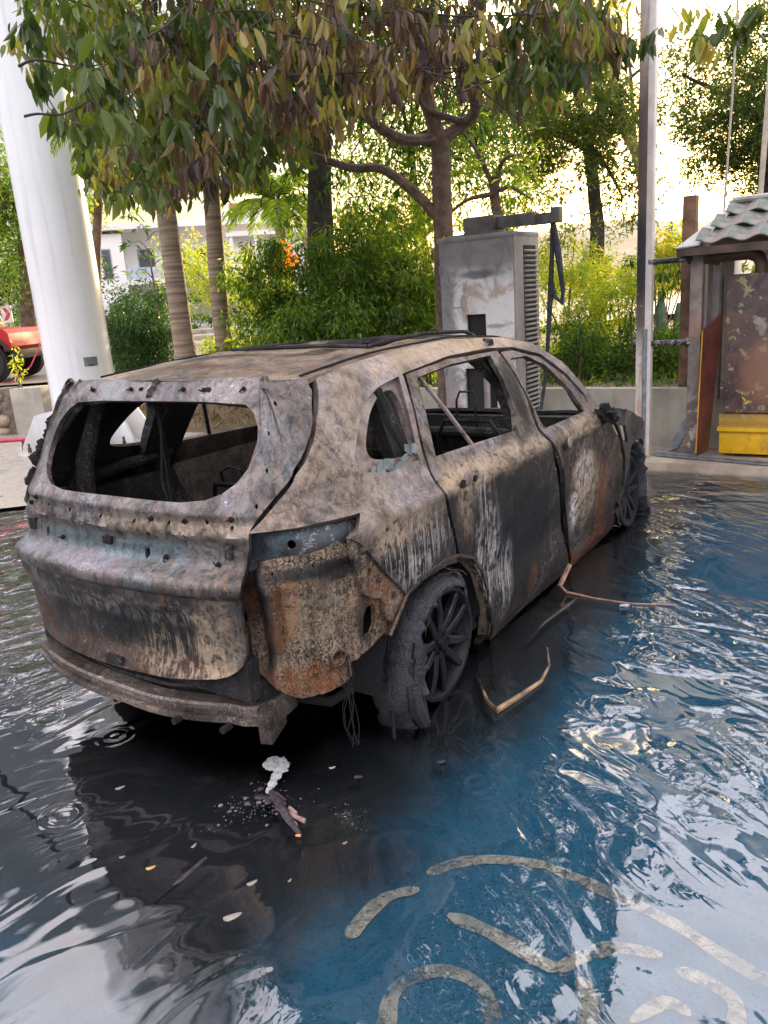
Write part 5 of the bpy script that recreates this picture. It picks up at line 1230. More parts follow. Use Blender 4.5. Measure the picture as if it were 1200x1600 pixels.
bbox('wall', -1.2, 3.2, 0, 6, 0, 5.6, M_bw, bd2); bbox('roof', -1.5, 4.2, -.9, 6.4, 5.6, 5.9, M_bw, bd2); bbox('wall', 3.2, 4.4, .5, 6, 0, 5.3, M_tan, bd2)
for x_ in (-1.2, .4, 1.9, 3.3): bm = BM(); cyl(bm, (x_, -.7, 0), (x_, -.7, 5.6), .13, 8); obj('column', bm, M_bw, bd2)
for x_ in (-.7, 1.0): f = bbox('window', x_, x_ + .9, -.05, .02, 3.2, 4.9, M_bs, bd2); bbox('pane', x_ + .08, x_ + .82, -.07, -.055, 3.28, 4.82, M_win, f)
ca = thing('shade_canopy', 'flat dark roofed carport beyond the palm trunks', 'canopy', at(360, 480, 26) * 1.0, 0); ca.location.z = .8
bm = BM(); zc_ = at(345, 480, 26).z - .8; box(bm, (0, 0, zc_), (3.6, 2, .30)); obj('roof', bm, M_bs, ca, smooth=False)
for x_ in (-1.6, 0, 1.6): bm = BM(); cyl(bm, (x_, 0, 0), (x_, 0, zc_), .05, 6); obj('post', bm, M_bw, ca)
pt = at(1047, 395, 330); tw = thing('transmission_tower', 'faint lattice power pylon on the distant hillside', 'power pylon', (pt.x, 330, pt.z - 14), 0)
bm = BM(); hT = at(1047, 345, 330).z - pt.z + 14
for sx_2 in (-1, 1):
    for sy_2 in (-1, 1): tube(bm, [(sx_2 * 2.2, sy_2 * 2.2, 0), (sx_2 * .35, sy_2 * .35, hT)], .22, 4)
for k in range(7):
    z_ = hT * k / 7; r_ = 2.2 - 1.85 * k / 7
    tube(bm, [(-r_, -r_, z_), (r_, -r_, z_ + hT / 7)], .14, 4); tube(bm, [(r_, -r_, z_), (-r_, -r_, z_ + hT / 7)], .14, 4)
for z_ in (.72, .82, .92): tube(bm, [(-3.4, 0, hT * z_), (3.4, 0, hT * z_)], .16, 4)
obj('lattice', bm, M_dimg, tw)

# ---------------------------------------------------------------- things lying in the water
dk = thing('charred_debris', 'charred sticks and melted purple black lumps with grey foam lying in the water', 'debris', gr(440, 1265, WZ), 0)
def L(u, v, z=WZ): p = gr(u, v, z); return p - dk.location
M_char = simple('charred_wood', (.05, .038, .042), .6, .1, .6, 30, .006, 60, (.018, .014, .018)); M_foam = simple('grey_foam', (.42, .42, .42), .75, 0, .3, 40, .004, 90)
M_scrap = simple('pink_brown_scrap', (.30, .20, .18), .6, 0, .4, 25, .004)
bm = BM()
for (u, v, r_, sx2) in ((425, 1192, .020, 1.2), (438, 1198, .019, 1.4), (432, 1212, .015, 1), (426, 1224, .013, 1), (420, 1234, .010, .8), (440, 1190, .013, 1.2)): ico(bm, L(u, v), r_ * 1.4, 3, (sx2 * .95, 1.7, .16), .45, u, 2.0)
obj('foam', bm, M_foam, dk)
bm = BM()
for k in range(170):
    u = 392 + random.gauss(0, 30); v = 1262 + random.gauss(0, 16) - .25 * (u - 392); ico(bm, L(u, v), random.uniform(.001, .0035) * (1 if k % 6 else 3), 1, (1, 1, .5), .5, k, 2)
obj('ash_crumbs', bm, simple('grey_ash', (.13, .115, .12), .8, 0, .5, 30), dk, kind='stuff')
bm = BM(); tube(bm, [L(424, 1238, WZ + .01), L(436, 1256, WZ + .02), L(452, 1282, WZ + .015), L(470, 1306, WZ + .005)], [.012, .016, .013, .007], 7)
tube(bm, [L(420, 1250, WZ), L(432, 1240, WZ + .02), L(445, 1252, WZ)], .009, 6); obj('charred_stick', bm, M_char, dk)
for k in range(5):
    bm = BM()
    for q in range(3): ico(bm, L(408 + 12 * k + random.uniform(-6, 6), 1240 + 10 * k + random.uniform(-8, 8)), random.uniform(.008, .018), 1, (1.2, 1, .6), .8, k * 5 + q, 2)
    obj('melted_lump', bm, M_char, dk)
for a, b in (((434, 1262), (462, 1290)), ((448, 1270), (476, 1283)), ((452, 1262), (462, 1272))):
    bm = BM(); p, q = L(*a, WZ + .012), L(*b, WZ + .008); tube(bm, [p, q], [.007, .009], 5); obj('scrap', bm, M_scrap, dk)
bm = BM(); ico(bm, L(466, 1306, WZ + .012), .009, 1, (1.2, .7, .6), .5, 2, 2); obj('scrap', bm, simple('orange_scrap', (.75, .28, .10), .5), dk)
bm = BM(); tube(bm, [gr(240, 1412, .03), gr(280, 1378, .05), gr(322, 1340, .055)], [.006, .008, .005], 6); tag(obj('stick', bm, M_char), 'thin dark stick half sunk in the water left of the foam', 'stick')
lf = simple('floating_leaf_pale', (.26, .245, .20), .5, 0, .3, 20); lfy = simple('floating_leaf_yellow', (.55, .36, .10), .5, 0, .3, 20)
for i, (u, v, a, s_, m_, lb) in enumerate(((234, 1357, .3, .016, lfy, 'small yellow leaf floating left of the charred debris'), (392, 1381, .5, .018, lf, 'short pale leaf floating below the charred debris'), (360, 1434, .35, .028, lf, 'long pale leaf floating, the largest on the dark water'),
        (190, 1340, .2, .010, lf, 'tiny pale leaf floating near the yellow leaf'), (302, 1323, 1.0, .012, lf, 'brownish crumpled leaf floating above the sunk stick'), (452, 1377, .8, .008, lf, 'speck sized pale leaf right of the short pale leaf'), (538, 1318, .4, .009, lf, 'small pale leaf floating right of the charred debris'),
        (518, 1200, .1, .013, _MATS['grey_foam'], 'greenish grey flake floating above and right of the foam'), (186, 1232, .4, .018, lf, 'pale curled leaf floating at the left on the calm water'))):
    bm = BM(); n = 10
    P = [(s_ * math.cos(2 * math.pi * k / n) * (1 + .25 * math.cos(2 * math.pi * k / n) ** 3), s_ * .42 * math.sin(2 * math.pi * k / n) * (1 + .2 * math.sin(k * 3.1)), .002 * math.cos(2 * math.pi * k / n * 2)) for k in range(n)]
    top = [bm.verts.new(p) for p in P]; bot = [bm.verts.new((p[0], p[1], p[2] - .0015)) for p in P]; bm.faces.new(top); bm.faces.new(bot[::-1])
    for k in range(n): j = (k + 1) % n; bm.faces.new((top[k], bot[k], bot[j], top[j]))
    o = tag(obj('floating_leaf', bm, m_), lb, 'leaf', 'leaves floating on the water'); p = gr(u, v, WZ); o.location = (p.x, p.y, WZ + .003); o.rotation_euler = (0, 0, a)
# bent strip of trim
M_trim = simple('scorched_trim', (.33, .20, .10), .5, .2, .6, 12, .003, 60, (.09, .07, .06))
bm = BM(); P = [gr(855, 1012, .06), gr(858, 1040, .06), gr(845, 1065, .06), (gr(805, 1092, .062)), gr(776, 1110, .064), gr(762, 1096, .060), gr(752, 1072, .04), gr(742, 1050, .02)]
tube(bm, P, [.004, .006, .009, .012, .015, .009, .005, .003], 7); tag(obj('trim_strip', bm, M_trim), 'bent L shaped strip of scorched trim in the water beside the rear wheel', 'trim')
bm = BM(); P = [gr(822, 1008, .040), gr(850, 975, .046), gr(890, 945, .046), gr(915, 925, .040)]; tube(bm, P, [.004, .012, .013, .005], 6); tag(obj('trim_strip', bm, simple('dark_trim', (.05, .055, .05), .5, 0, .5, 15)), 'dark flat strip of trim lying in the water under the door sill', 'trim')
bm = BM(); tube(bm, [bay(1.42, -.96, .20), gr(875, 915, .10), gr(885, 925, .06), gr(930, 935, .056), gr(985, 943, .056), gr(1060, 946, .056)], [.014, .016, .008, .005, .005, .004], 6); tag(obj('cord', bm, simple('scorched_cord', (.36, .20, .14), .6, 0, .5, 30)), 'scorched brown cord trailing from the door sill across the water', 'cord')
bm = BM(); ico(bm, gr(977, 946, .058), .02, 2, (1.4, .7, .5), .8, 3, 2.5); tag(obj('rag', bm, M_foam), 'small pale scrap caught on the scorched cord', 'scrap')
for (u, v, lb) in ((690, 1192, 'small black lump in the dark water below the rear wheel'), (880, 1137, 'black lump in the blue water right of the bent trim'), (560, 1215, 'sooty clump under the water right of the debris')):
    bm = BM(); ico(bm, gr(u, v, WZ - .004), .013, 2, (1.4, 1, .6), .7, u, 2.5); tag(obj('lump', bm, M_char), lb, 'lump', 'charred lumps in the water')
bm = BM(); p = bay(4.75, -.35, .12)
for k in range(7): ico(bm, p + Vector((random.uniform(-.1, .1), random.uniform(-.1, .1), random.uniform(.03, .14))), random.uniform(.03, .06), 1, (1, .8, .9), .7, k, 2)
tag(obj('white_rag', bm, simple('white_cloth', (.72, .68, .64), .8)), 'crumpled white cloth on the kerb beside the front wheel', 'cloth')
bm = BM(); q = at(128, 668, 10.4); cyl(bm, (q.x, q.y, .06), (q.x, q.y, .62), .09, 12, .035); cyl(bm, (q.x, q.y, .06), (q.x, q.y, .09), .16, 12); tag(obj('traffic_cone', bm, simple('orange_cone', (.75, .10, .04), .5)), 'orange cone standing at the foot of the white pylon', 'cone')

# ---------------------------------------------------------------- vegetation
def leafmat(name, stops, trans=.45, rough=.45, bump=.0):
    t = NT(name); a = t.node('ShaderNodeAttribute'); a.attribute_name = 'tint'
    r = t.node('ShaderNodeValToRGB'); e = r.color_ramp.elements
    while len(e) < len(stops): e.new(.5)
    for q, (p, c) in zip(e, stops): q.position = p; q.color = (*c, 1)
    t.l.new(a.outputs['Fac'], r.inputs[0])
    p = t.node('ShaderNodeBsdfPrincipled'); t.l.new(r.outputs[0], p.inputs['Base Color']); p.inputs['Roughness'].default_value = rough; p.inputs['Specular IOR Level'].default_value = .45
    tl = t.node('ShaderNodeBsdfTranslucent'); cc = t.node('ShaderNodeMix', data_type='RGBA', blend_type='MULTIPLY'); cc.inputs[0].default_value = 1
    t.l.new(r.outputs[0], cc.inputs[6]); cc.inputs[7].default_value = (2.7, 2.7, .95, 1); t.l.new(cc.outputs[2], tl.inputs['Color'])
    m = t.node('ShaderNodeMixShader'); m.inputs[0].default_value = trans; t.l.new(p.outputs[0], m.inputs[1]); t.l.new(tl.outputs[0], m.inputs[2]); t.l.new(m.outputs[0], t.out.inputs['Surface'])
    return t.m
M_rub = leafmat('rubber_tree_leaf', [(0, (.020, .036, .010)), (.30, (.062, .10, .020)), (.5, (.17, .20, .035)), (.62, (.27, .22, .065)), (.75, (.16, .10, .055)), (.88, (.10, .060, .048)), (1, (.06, .038, .045))], .32, .38)
M_grn = leafmat('green_leaf', [(0, (.020, .050, .012)), (.5, (.085, .155, .022)), (.85, (.19, .27, .035)), (1, (.30, .30, .06))], .45, .45)
M_lite = leafmat('light_green_leaf', [(0, (.04, .08, .012)), (.5, (.15, .22, .025)), (.85, (.28, .34, .04)), (1, (.38, .32, .06))], .5, .5)
M_hedge = leafmat('hedge_leaf', [(0, (.012, .040, .010)), (.6, (.036, .10, .018)), (1, (.09, .17, .025))], .25, .35)
M_feather = leafmat('feathery_leaf', [(0, (.018, .036, .012)), (.6, (.06, .10, .022)), (1, (.20, .20, .04))], .42, .5)
M_orange = leafmat('orange_blossom', [(0, (.75, .22, .01)), (1, (.85, .40, .03))], .4, .6)
M_bark = simple('brown_bark', (.16, .105, .08), .85, 0, .5, 9, .012, 30)
M_bark2 = simple('dark_bark', (.06, .048, .042), .9, 0, .6, 14, .02, 26)
M_pbark = NT('ringed_palm_bark'); _t = M_pbark; n1 = _t.noise(5, 4, .6); w_ = _t.noise(1, 3, .5, 0, _t.scale((1.2, 1.2, 22)))
_t.bsdf(_t.mix(_t.rng(w_, .35, .65), (.17, .12, .085), (.33, .25, .18)), .85, 0, _t.bump(w_, .02, .8)); M_pbark = M_pbark.m
M_twig = simple('burnt_twig', (.05, .035, .035), .8, 0, .4, 10)

BIGT = np.array([(0, 0, 0), (.25, .42, .06), (.25, 0, -.02), (.25, -.42, .06), (.62, .46, .03), (.62, 0, -.05), (.62, -.46, .03), (1.02, 0, -.10)], float)
BIGF = [(0, 1, 2), (0, 2, 3), (1, 4, 5, 2), (2, 5, 6, 3), (4, 7, 5), (5, 7, 6)]
SMT = np.array([(0, 0, 0), (.45, .38, .06), (1, 0, -.04), (.45, -.38, .06)], float)
SMF = [(0, 1, 2), (0, 2, 3)]
def unit(a): return a / np.maximum(np.linalg.norm(a, axis=-1, keepdims=True), 1e-9)
def leafmesh(name, P, D, L, W, tint, mat, parent=None, big=False, kind='stuff', curl=1.0, roll=None):
    T, F = (BIGT, BIGF) if big else (SMT, SMF)
    N = len(P); D = unit(D); up = RNG.normal(size=(N, 3)) * (.9 if roll is None else roll) + np.array([0, 0, 1.0])
    S = unit(np.cross(D, up)); Nn = np.cross(S, D)
    V = P[:, None] + D[:, None] * (T[None, :, 0, None] * L[:, None, None]) + S[:, None] * (T[None, :, 1, None] * W[:, None, None]) + Nn[:, None] * (T[None, :, 2, None] * (L * 1.6)[:, None, None] * curl)
    nv = len(T); V = V.reshape(-1, 3).astype(np.float32)
    idx = []; tot = []
    for f in F: tot.append(len(f))
    loops = np.concatenate([np.array(f) for f in F]); li = (loops[None] + (np.arange(N) * nv)[:, None]).ravel().astype(np.int32)
    lt = np.tile(np.array(tot, np.int32), N); ls = np.concatenate([[0], np.cumsum(lt)[:-1]]).astype(np.int32)
    me = bpy.data.meshes.new(name); me.vertices.add(len(V)); me.vertices.foreach_set('co', V.ravel()); me.loops.add(len(li)); me.loops.foreach_set('vertex_index', li)
    me.polygons.add(len(lt)); me.polygons.foreach_set('loop_start', ls); me.polygons.foreach_set('loop_total', lt); me.update(calc_edges=True)
    at_ = me.attributes.new('tint', 'FLOAT', 'POINT'); at_.data.foreach_set('value', np.repeat(np.clip(tint, 0, 1), nv).astype(np.float32)); me.materials.append(mat)
    if big: me.shade_smooth()
    o = bpy.data.objects.new(name, me); COL.objects.link(o)
    if parent: o.parent = parent
    if kind: o['kind'] = kind
    return o
def ccrown(centers, rad, per, size, droop=.4, wr=.42, tint=(.4, .25), flat=.8):
    """leaves gathered in clumps round the given centres"""
    C = np.repeat(np.array(centers, float), per, axis=0); n = len(C)
    R0 = np.repeat(np.full(len(centers), rad) * RNG.uniform(.6, 1.3, len(centers)), per)
    d = unit(RNG.normal(size=(n, 3))) * (RNG.random((n, 1)) ** .45); d[:, 2] *= flat
    P = C + d * R0[:, None]; D = d + RNG.normal(size=(n, 3)) * .5; D[:, 2] -= droop
    L = size * RNG.uniform(.6, 1.3, n); W = L * wr * 1.0 * RNG.uniform(.7, 1.2, n)
    ct = np.repeat(RNG.normal(0, .10, len(centers)), per); T = tint[0] + ct + RNG.normal(0, tint[1] * .6, n)
    return P, D, L, W, T
def shellpts(n, c, r, inner=.45, zmin=None, lump=.25, seed=0):
    out = []
    while len(out) < n:
        d = unit(RNG.normal(size=3)); k = (inner ** 2 + (1 - inner ** 2) * RNG.random()) ** .5
        k *= 1 + lump * mn.noise(Vector(d * 1.7) + Vector((seed, seed * 2, 0))) * 1.6
        p = np.array(c) + d * np.array(r) * k
        if zmin is None or p[2] > zmin: out.append(p)
    return out
def limb(bm, pts, r0, r1, seg=8, wob=.03, sd=0):
    P = [Vector(p) for p in pts]; Q = []
    for i in range(len(P) - 1):
        p0, p1, p2, p3 = P[max(i - 1, 0)], P[i], P[i + 1], P[min(i + 2, len(P) - 1)]
        for k in range(4):
            s = k / 4; q = .5 * ((2 * p1) + (p2 - p0) * s + (2 * p0 - 5 * p1 + 4 * p2 - p3) * s ** 2 + (3 * p1 - p0 - 3 * p2 + p3) * s ** 3)
            Q.append(q + Vector((mn.noise(q * 1.5 + Vector((sd, 0, 0))), mn.noise(q * 1.5 + Vector((0, sd, 5))), 0)) * wob)
    Q.append(P[-1]); n = len(Q); tube(bm, Q, [r0 + (r1 - r0) * (i / (n - 1)) for i in range(n)], seg)

# --- the scorched rubber tree whose crown overhangs the car
rt = thing('rubber_tree', 'scorched rubber tree with forked trunk behind the charger, drooping leaves hanging over the car', 'tree', at(692, 480, 9.0) * 1.0, 0)
rt.location.z = .62; RL = Vector(rt.location)
def rp(u, v, Y): return at(u, v, Y) - RL
bm = BM(); limb(bm, [(0, 0, -.1), rp(694, 420, 9), rp(690, 300, 9), rp(688, 220, 9)], .115, .10, 10); limb(bm, [rp(688, 225, 9), rp(660, 130, 8.8), rp(640, 20, 8.4), rp(620, -150, 8)], .085, .05, 8, .06)
obj('trunk', bm, M_bark, rt)
for pts, r0, r1 in (([rp(690, 345, 9), rp(645, 300, 9), rp(600, 264, 9), rp(545, 262, 8.9), rp(470, 235, 8.6), rp(400, 205, 8.2)], .062, .03),
                    ([rp(688, 215, 9), rp(630, 218, 8.8), rp(575, 185, 8.4), rp(520, 152, 8), rp(455, 120, 7.4), rp(330, 80, 6.6), rp(180, 50, 5.8)], .065, .015),
                    ([rp(688, 218, 9), rp(725, 195, 9), rp(742, 170, 8.8), rp(730, 110, 8.6), rp(740, 0, 8.2), rp(800, -120, 8)], .07, .03),
                    ([rp(730, 190, 9), rp(700, 185, 8.9), rp(660, 165, 8.8), rp(655, 120, 8.5)], .045, .02),
                    ([rp(740, 100, 8.6), rp(800, 40, 8.2), rp(860, -40, 7.8)], .035, .010),
                    ([rp(640, 0, 8), rp(480, -40, 7), rp(300, -60, 6), rp(100, -30, 5.4)], .05, .012),
                    ([rp(640, -100, 8), rp(560, -300, 7.2), rp(500, -500, 6.6)], .05, .02), ([rp(640, -100, 8), rp(720, -350, 7.6), rp(700, -650, 6.8)], .05, .02)):
    bm = BM(); limb(bm, pts, r0, r1, 7, .04, r0 * 99); obj('limb', bm, M_bark, rt)
# bare burnt twigs looping down in the middle
for pts in (([rp(655, 30, 6), rp(665, 90, 6), rp(690, 130, 6), rp(730, 135, 6), rp(765, 128, 6), rp(800, 120, 6), rp(822, 108, 6)]), ([rp(648, 20, 6), rp(645, 80, 6.1), rp(640, 150, 6.1), rp(640, 200, 6.1)]),
            ([rp(650, 15, 6), rp(700, 25, 6), rp(790, 25, 6), rp(870, 20, 6)]), ([rp(600, 95, 6), rp(625, 65, 6), rp(645, 30, 6)]), ([rp(715, 30, 6.2), rp(722, 80, 6.2), rp(726, 120, 6.2), rp(745, 165, 6.2)]),
            ([rp(450, 118, 5.6), rp(520, 118, 5.8), rp(560, 105, 6), rp(600, 90, 6)]), ([rp(420, 50, 5.4), rp(480, 60, 5.6), rp(560, 65, 6)]), ([rp(38, 182, 4.9), rp(60, 178, 4.9), rp(100, 178, 5), rp(150, 150, 5.2)]), ([rp(30, 104, 4.8), rp(60, 94, 4.8), rp(120, 105, 5), rp(160, 100, 5)]),
            ([rp(225, 60, 4.9), rp(260, 40, 5), rp(290, 10, 5.2)]), ([rp(600, 20, 6), rp(645, 20, 6), rp(700, 0, 6), rp(770, -40, 6)]), ([rp(735, 60, 6.5), rp(770, 100, 6.5), rp(800, 118, 6.5), rp(850, 125, 6.5)]), ([rp(700, 165, 8), rp(690, 120, 8), rp(700, 60, 8)])):
    bm = BM(); limb(bm, pts, .009, .004, 5, .02, pts[0].x); obj('twig', bm, M_twig, rt)
for k in range(46):
    u = random.gauss(600, 130); v = random.gauss(60, 60); Y = random.uniform(5.2, 6.6); a = random.uniform(0, 6.28); p = rp(u, v, Y); q = p + Vector((math.cos(a) * .35, random.uniform(-.1, .2), math.sin(a) * .25 - .05)); q2 = q + Vector((math.cos(a + .6) * .3, 0, math.sin(a + .5) * .25 - .08)); bm = BM(); limb(bm, [p, q, q2], .006, .002, 4, .02, k); obj('twig', bm, M_twig, rt)
VB = [(-80, 70), (0, 75), (20, 95), (60, 205), (100, 190), (135, 300), (200, 325), (260, 318), (330, 305), (400, 270), (430, 235), (480, 245), (520, 205), (600, 150), (700, 120), (800, 165), (900, 140), (950, 95), (1000, 70), (1100, 60), (1160, 40), (1260, 30)]
def vb(u): return float(np.interp(u, [a for a, b in VB], [b for a, b in VB]))
cent, cinfo = [], []
tries = 0
def okc(u, v):
    b = vb(u)
    if v > b - 22: return False
    if u < 22 or (u < 105 and random.random() < .45): return False
    if 20 < u < 120 and v > 110 and not (v > 150 and random.random() < .25) : return False
    if u > 960 and v < 100 and random.random() < .6: return False
    if 975 < u < 1100 and random.random() < .8: return False
    if v < 0:
        lo = -60 + (-v) * .75 if v > -480 else 300; hi = 985 - (-v) * .9 if v > -180 else 820
        if not (lo < u < hi): return False
        if v < -780: return 230 < u < 600 and v > -930
    return True
while len(cent) < 1560:
    u = random.uniform(-60, 1250); v = random.uniform(-980, 330)
    if v < 0 and random.random() < .45: continue
    if not okc(u, v): continue
    Y = random.uniform(5.3, 8.8) if v > -60 else random.uniform(5.5, 8.5)
    if 960 < u: Y = random.uniform(5.6, 7)
    p = at(u, v, Y); 
    if p.z > 7.6: continue
    cent.append((p.x, p.y, p.z)); cinfo.append((u, v))
def tintf(u, v):
    burn = gsn(u, 560, 300) * gsn(v, 30, 190); burn = max(burn, .75 * gsn(u, 300, 60) * gsn(v, 245, 45))
    b = .22 + .10 * gsn(u, 180, 160)
    if random.random() < burn * .95: return random.uniform(.62, 1.0)
    if random.random() < .22: return random.uniform(.48, .68)
    return b + random.gauss(0, .10)
P, D, L_, W_, T_ = [], [], [], [], []
for (c_, (u, v)) in zip(cent, cinfo):
    n = random.randint(10, 16); base = tintf(u, v); far = c_[1] > 7.4
    ax = Vector((random.gauss(0, .5), random.gauss(0, .5), -.35)).normalized() * .22
    for k in range(n):
        f = k / n; P.append((c_[0] + ax.x * f + random.gauss(0, .045), c_[1] + ax.y * f + random.gauss(0, .05), c_[2] + ax.z * f + random.gauss(0, .04)))
        a = k * 2.4; sp_ = .55 if base < .6 else .30
        D.append((math.cos(a) * sp_ + random.gauss(0, .12), math.sin(a) * sp_ + random.gauss(0, .12), -1 + .25 * random.random() * (base < .5)))
        l_ = random.uniform(.075, .17); L_.append(l_); W_.append(l_ * (.42 if base < .6 else .30) * random.uniform(.7, 1.1)); T_.append(base + random.gauss(0, .07))
P = np.array(P) - np.array(RL)[None]
leafmesh('foliage', P, np.array(D), np.array(L_), np.array(W_), np.array(T_), M_rub, rt, True, roll=1.2)
# nearest leaves: every one its own object
lv = []
for k, tn in enumerate((.12, .25, .34, .44, .55, .64, .74, .84, .95)):
    o = leafmesh('leaf', np.zeros((1, 3)), np.array([[0, 0, -1.0]]), np.array([.15]), np.array([.058 if tn < .6 else .042]), np.array([tn]), M_rub, rt, True, kind=None, roll=.01); lv.append((tn, o))
used = set(); cnt = 0
NEAR = [(u, v) for u, v in ((52, 34), (85, 60), (60, 110), (105, 120), (150, 60), (150, 130), (75, 185), (100, 205), (190, 100), (215, 45), (240, 120), (265, 200), (300, 215), (215, 240), (205, 300), (325, 255), (160, 190), (340, 150), (390, 60), (430, 120), (480, 150), (480, 30), (560, 80), (610, 30), (1030, 60), (1080, 70), (1130, 50), (1170, 30), (960, 60))]
for (u, v) in NEAR:
    Y = random.uniform(4.6, 5.2) if u < 600 else random.uniform(5.0, 5.8); c_ = at(u, v - 18, Y) - RL; base = tintf(u, v)
    if u < 250: base = min(base, .66)
    ax = Vector((random.gauss(0, .5), random.gauss(0, .4), -.2)).normalized() * .2
    bm = BM(); limb(bm, [c_ + ax, c_, c_ - ax * .7 + Vector((.03, .06, .10))], .0022, .004, 5, .01); obj('twig', bm, M_twig, rt)
    for k in range(10):
        if cnt >= 290: break
        tn = base + random.gauss(0, .09); i = min(range(9), key=lambda q: abs(lv[q][0] - tn))
        if i not in used: o = lv[i][1]; used.add(i)
        else: o = inst(lv[i][1], rt)
        f = k / 10; o.location = c_ + ax * f + Vector((random.gauss(0, .02), random.gauss(0, .02), 0))
        sp_ = random.uniform(.15, .75); az = random.uniform(0, 6.283)
        o.rotation_euler = (sp_ * math.cos(az), sp_ * math.sin(az), random.uniform(0, 6.283)); s_ = random.uniform(.75, 1.2); o.scale = (s_ * random.uniform(.7, 1.1), s_, s_)
        cnt += 1
for i, (tn, o) in enumerate(lv):
    if i not in used: bpy.data.objects.remove(o)

def tree(name, label, base, trunk, r0, cc, rr, ncl, crad, per, size, mat, group=None, bark=None, droop=.3, tint=(.4, .25), inner=.35, limbs=5, cat='tree', zmin=None, wr=.42, extra=(), big=False):
    T = thing(name, label, cat, base, 0, group); B = Vector(base)
    pts = shellpts(ncl, cc, rr, inner, zmin, seed=base[0]) + [tuple(e) for e in extra]
    bm = BM(); tp = [Vector(p) - B for p in trunk]; limb(bm, tp, r0, r0 * .55, 10, .04, base[0]); 
    if bark is not False: obj('trunk', bm, bark or M_bark, T)
    else: bm.free()
    for k in range(limbs):
        q = Vector(pts[int(len(pts) * (k + .5) / max(1, limbs))]) - B; s0 = tp[-1].lerp(tp[-2], random.random() * .7); bm = BM()
        limb(bm, [s0, s0.lerp(q, .5) + Vector((0, 0, .1)), q], r0 * .4, r0 * .1, 6, .08, k); obj('limb', bm, bark or M_bark, T)
    P, D, L2, W2, T2 = ccrown([tuple(Vector(p) - B) for p in pts], crad, per, size, droop, wr, tint)
    leafmesh('crown', P, D, L2, W2, T2, mat, T, big)
    return T
G0 = .62
def tb(u, v, Y, z=G0): p = at(u, v, Y); return (p.x, p.y, z)
# dark trunk tree
b = tb(505, 560, 11); t1 = [b, at(503, 430, 11), at(500, 330, 11), at(500, 240, 11), at(492, 120, 11)]
tree('dark_trunk_tree', 'thick rough dark trunk tree standing in the shrubs left of the forked rubber tree', b, t1, .22, tuple(at(480, 70, 11)), (2.6, 1.4, 1.9), 210, .42, 60, .13, M_grn, None, M_bark2, .8, (.10, .25), .1, 7, big=False)
# bank of green behind the shrubs and canopy, several trees one can tell apart
bgs = [('tall broadleaf tree with dense dark crown behind the charger cabinet', 640, 200, 12.5, (1.7, 1.2, 1.5), 150, .36, 60, .10, M_grn, .35),
       ('broadleaf tree with backlit loose leaves above the charger arm', 775, 275, 9.8, (.75, .6, .85), 46, .26, 16, .105, M_lite, .35),
       ('leafy tree leaning out left behind the white pylon', 150, 262, 13.5, (.85, .8, .75), 60, .28, 40, .12, M_lite, .45)]
for i, (lb, u, v, Y, rr, n, cr_, per, sz, m_, tn) in enumerate(bgs):
    c_ = at(u, v, Y); sh = -.45 if u < 200 else .2; b = (c_.x + sh, c_.y, G0); tree('broadleaf_tree', lb, b, [b, (c_.x + sh * .9, c_.y, 1.8), (c_.x, c_.y, c_.z - rr[2] * .4), (c_.x, c_.y, c_.z)], .09, tuple(c_), rr, n, cr_, per, sz, m_, None, None, .5, (tn + .1, .3), .15, 5)
# tree with visible trunk at right of centre
b = tb(935, 560, 14); tk = [b, at(934, 440, 14), at(933, 350, 14), at(925, 270, 14), at(915, 180, 14)]
ex = [at(u, v, 14 + random.uniform(-.8, .8)) for u, v in ((800, 300), (830, 275), (790, 345), (870, 245), (985, 345), (1000, 300), (975, 265), (850, 310), (960, 300), (760, 380), (880, 370), (870, 400), (990, 240), (840, 210), (900, 200), (950, 190), (1010, 180))]
tree('backlit_tree', 'irregular tree with dark trunk and ragged green crown right of the charger', b, tk, .15, tuple(at(870, 170, 14)), (1.7, 1.3, 1.2), 130, .30, 120, .10, M_feather, None, M_bark2, .2, (.6, .35), .2, 8, extra=[e for q in ex for e in (q, q + Vector((.25, 0, .1)), q + Vector((-.2, .3, -.12)))])
b = tb(1200, 560, 16); tree('feathery_tree', 'large feathery dark tree behind the kiosk at the right edge', b, [b, at(1200, 400, 16), at(1196, 250, 16), at(1190, 150, 16)], .2, tuple(at(1205, 160, 16)), (2.1, 1.5, 1.75), 270, .30, 120, .105, M_feather, None, M_bark2, .1, (.45, .35), .3, 8,
     extra=[at(u, v, 16) for u, v in ((1090, 235), (1110, 265), (1130, 290), (1165, 300), (1060, 120), (1075, 150))])
b = tb(1006, 560, 19); tree('far_backlit_tree', 'pale yellow green tree top glowing behind the post at the upper right', b, [b, at(1006, 300, 19), at(960, 140, 19)], .15, tuple(at(915, 60, 19)), (1.1, 1.2, 1.2), 60, .42, 60, .11, M_lite, None, None, .2, (.65, .3), .2, 4)
# left trees behind the pylon
b = tb(45, 560, 17, .8); tree('left_tree', 'broad green tree with knotty trunk behind the pylon at left', b, [b, at(42, 460, 17), at(40, 380, 17), at(30, 300, 17)], .17, tuple(at(10, 330, 17)), (1.7, 1.4, 1.6), 150, .4, 80, .12, M_grn, None, M_bark, .4, (.55, .3), .2, 6)
b = tb(-30, 560, 24, .8); tree('left_tree', 'darker tree in the background between the chevron sign and the pylon', b, [b, at(-20, 450, 24), at(0, 420, 24)], .2, tuple(at(30, 420, 24)), (2.6, 1.6, 1.4), 130, .5, 70, .15, M_hedge, None, M_bark, .3, (.5, .3), .2, 4)
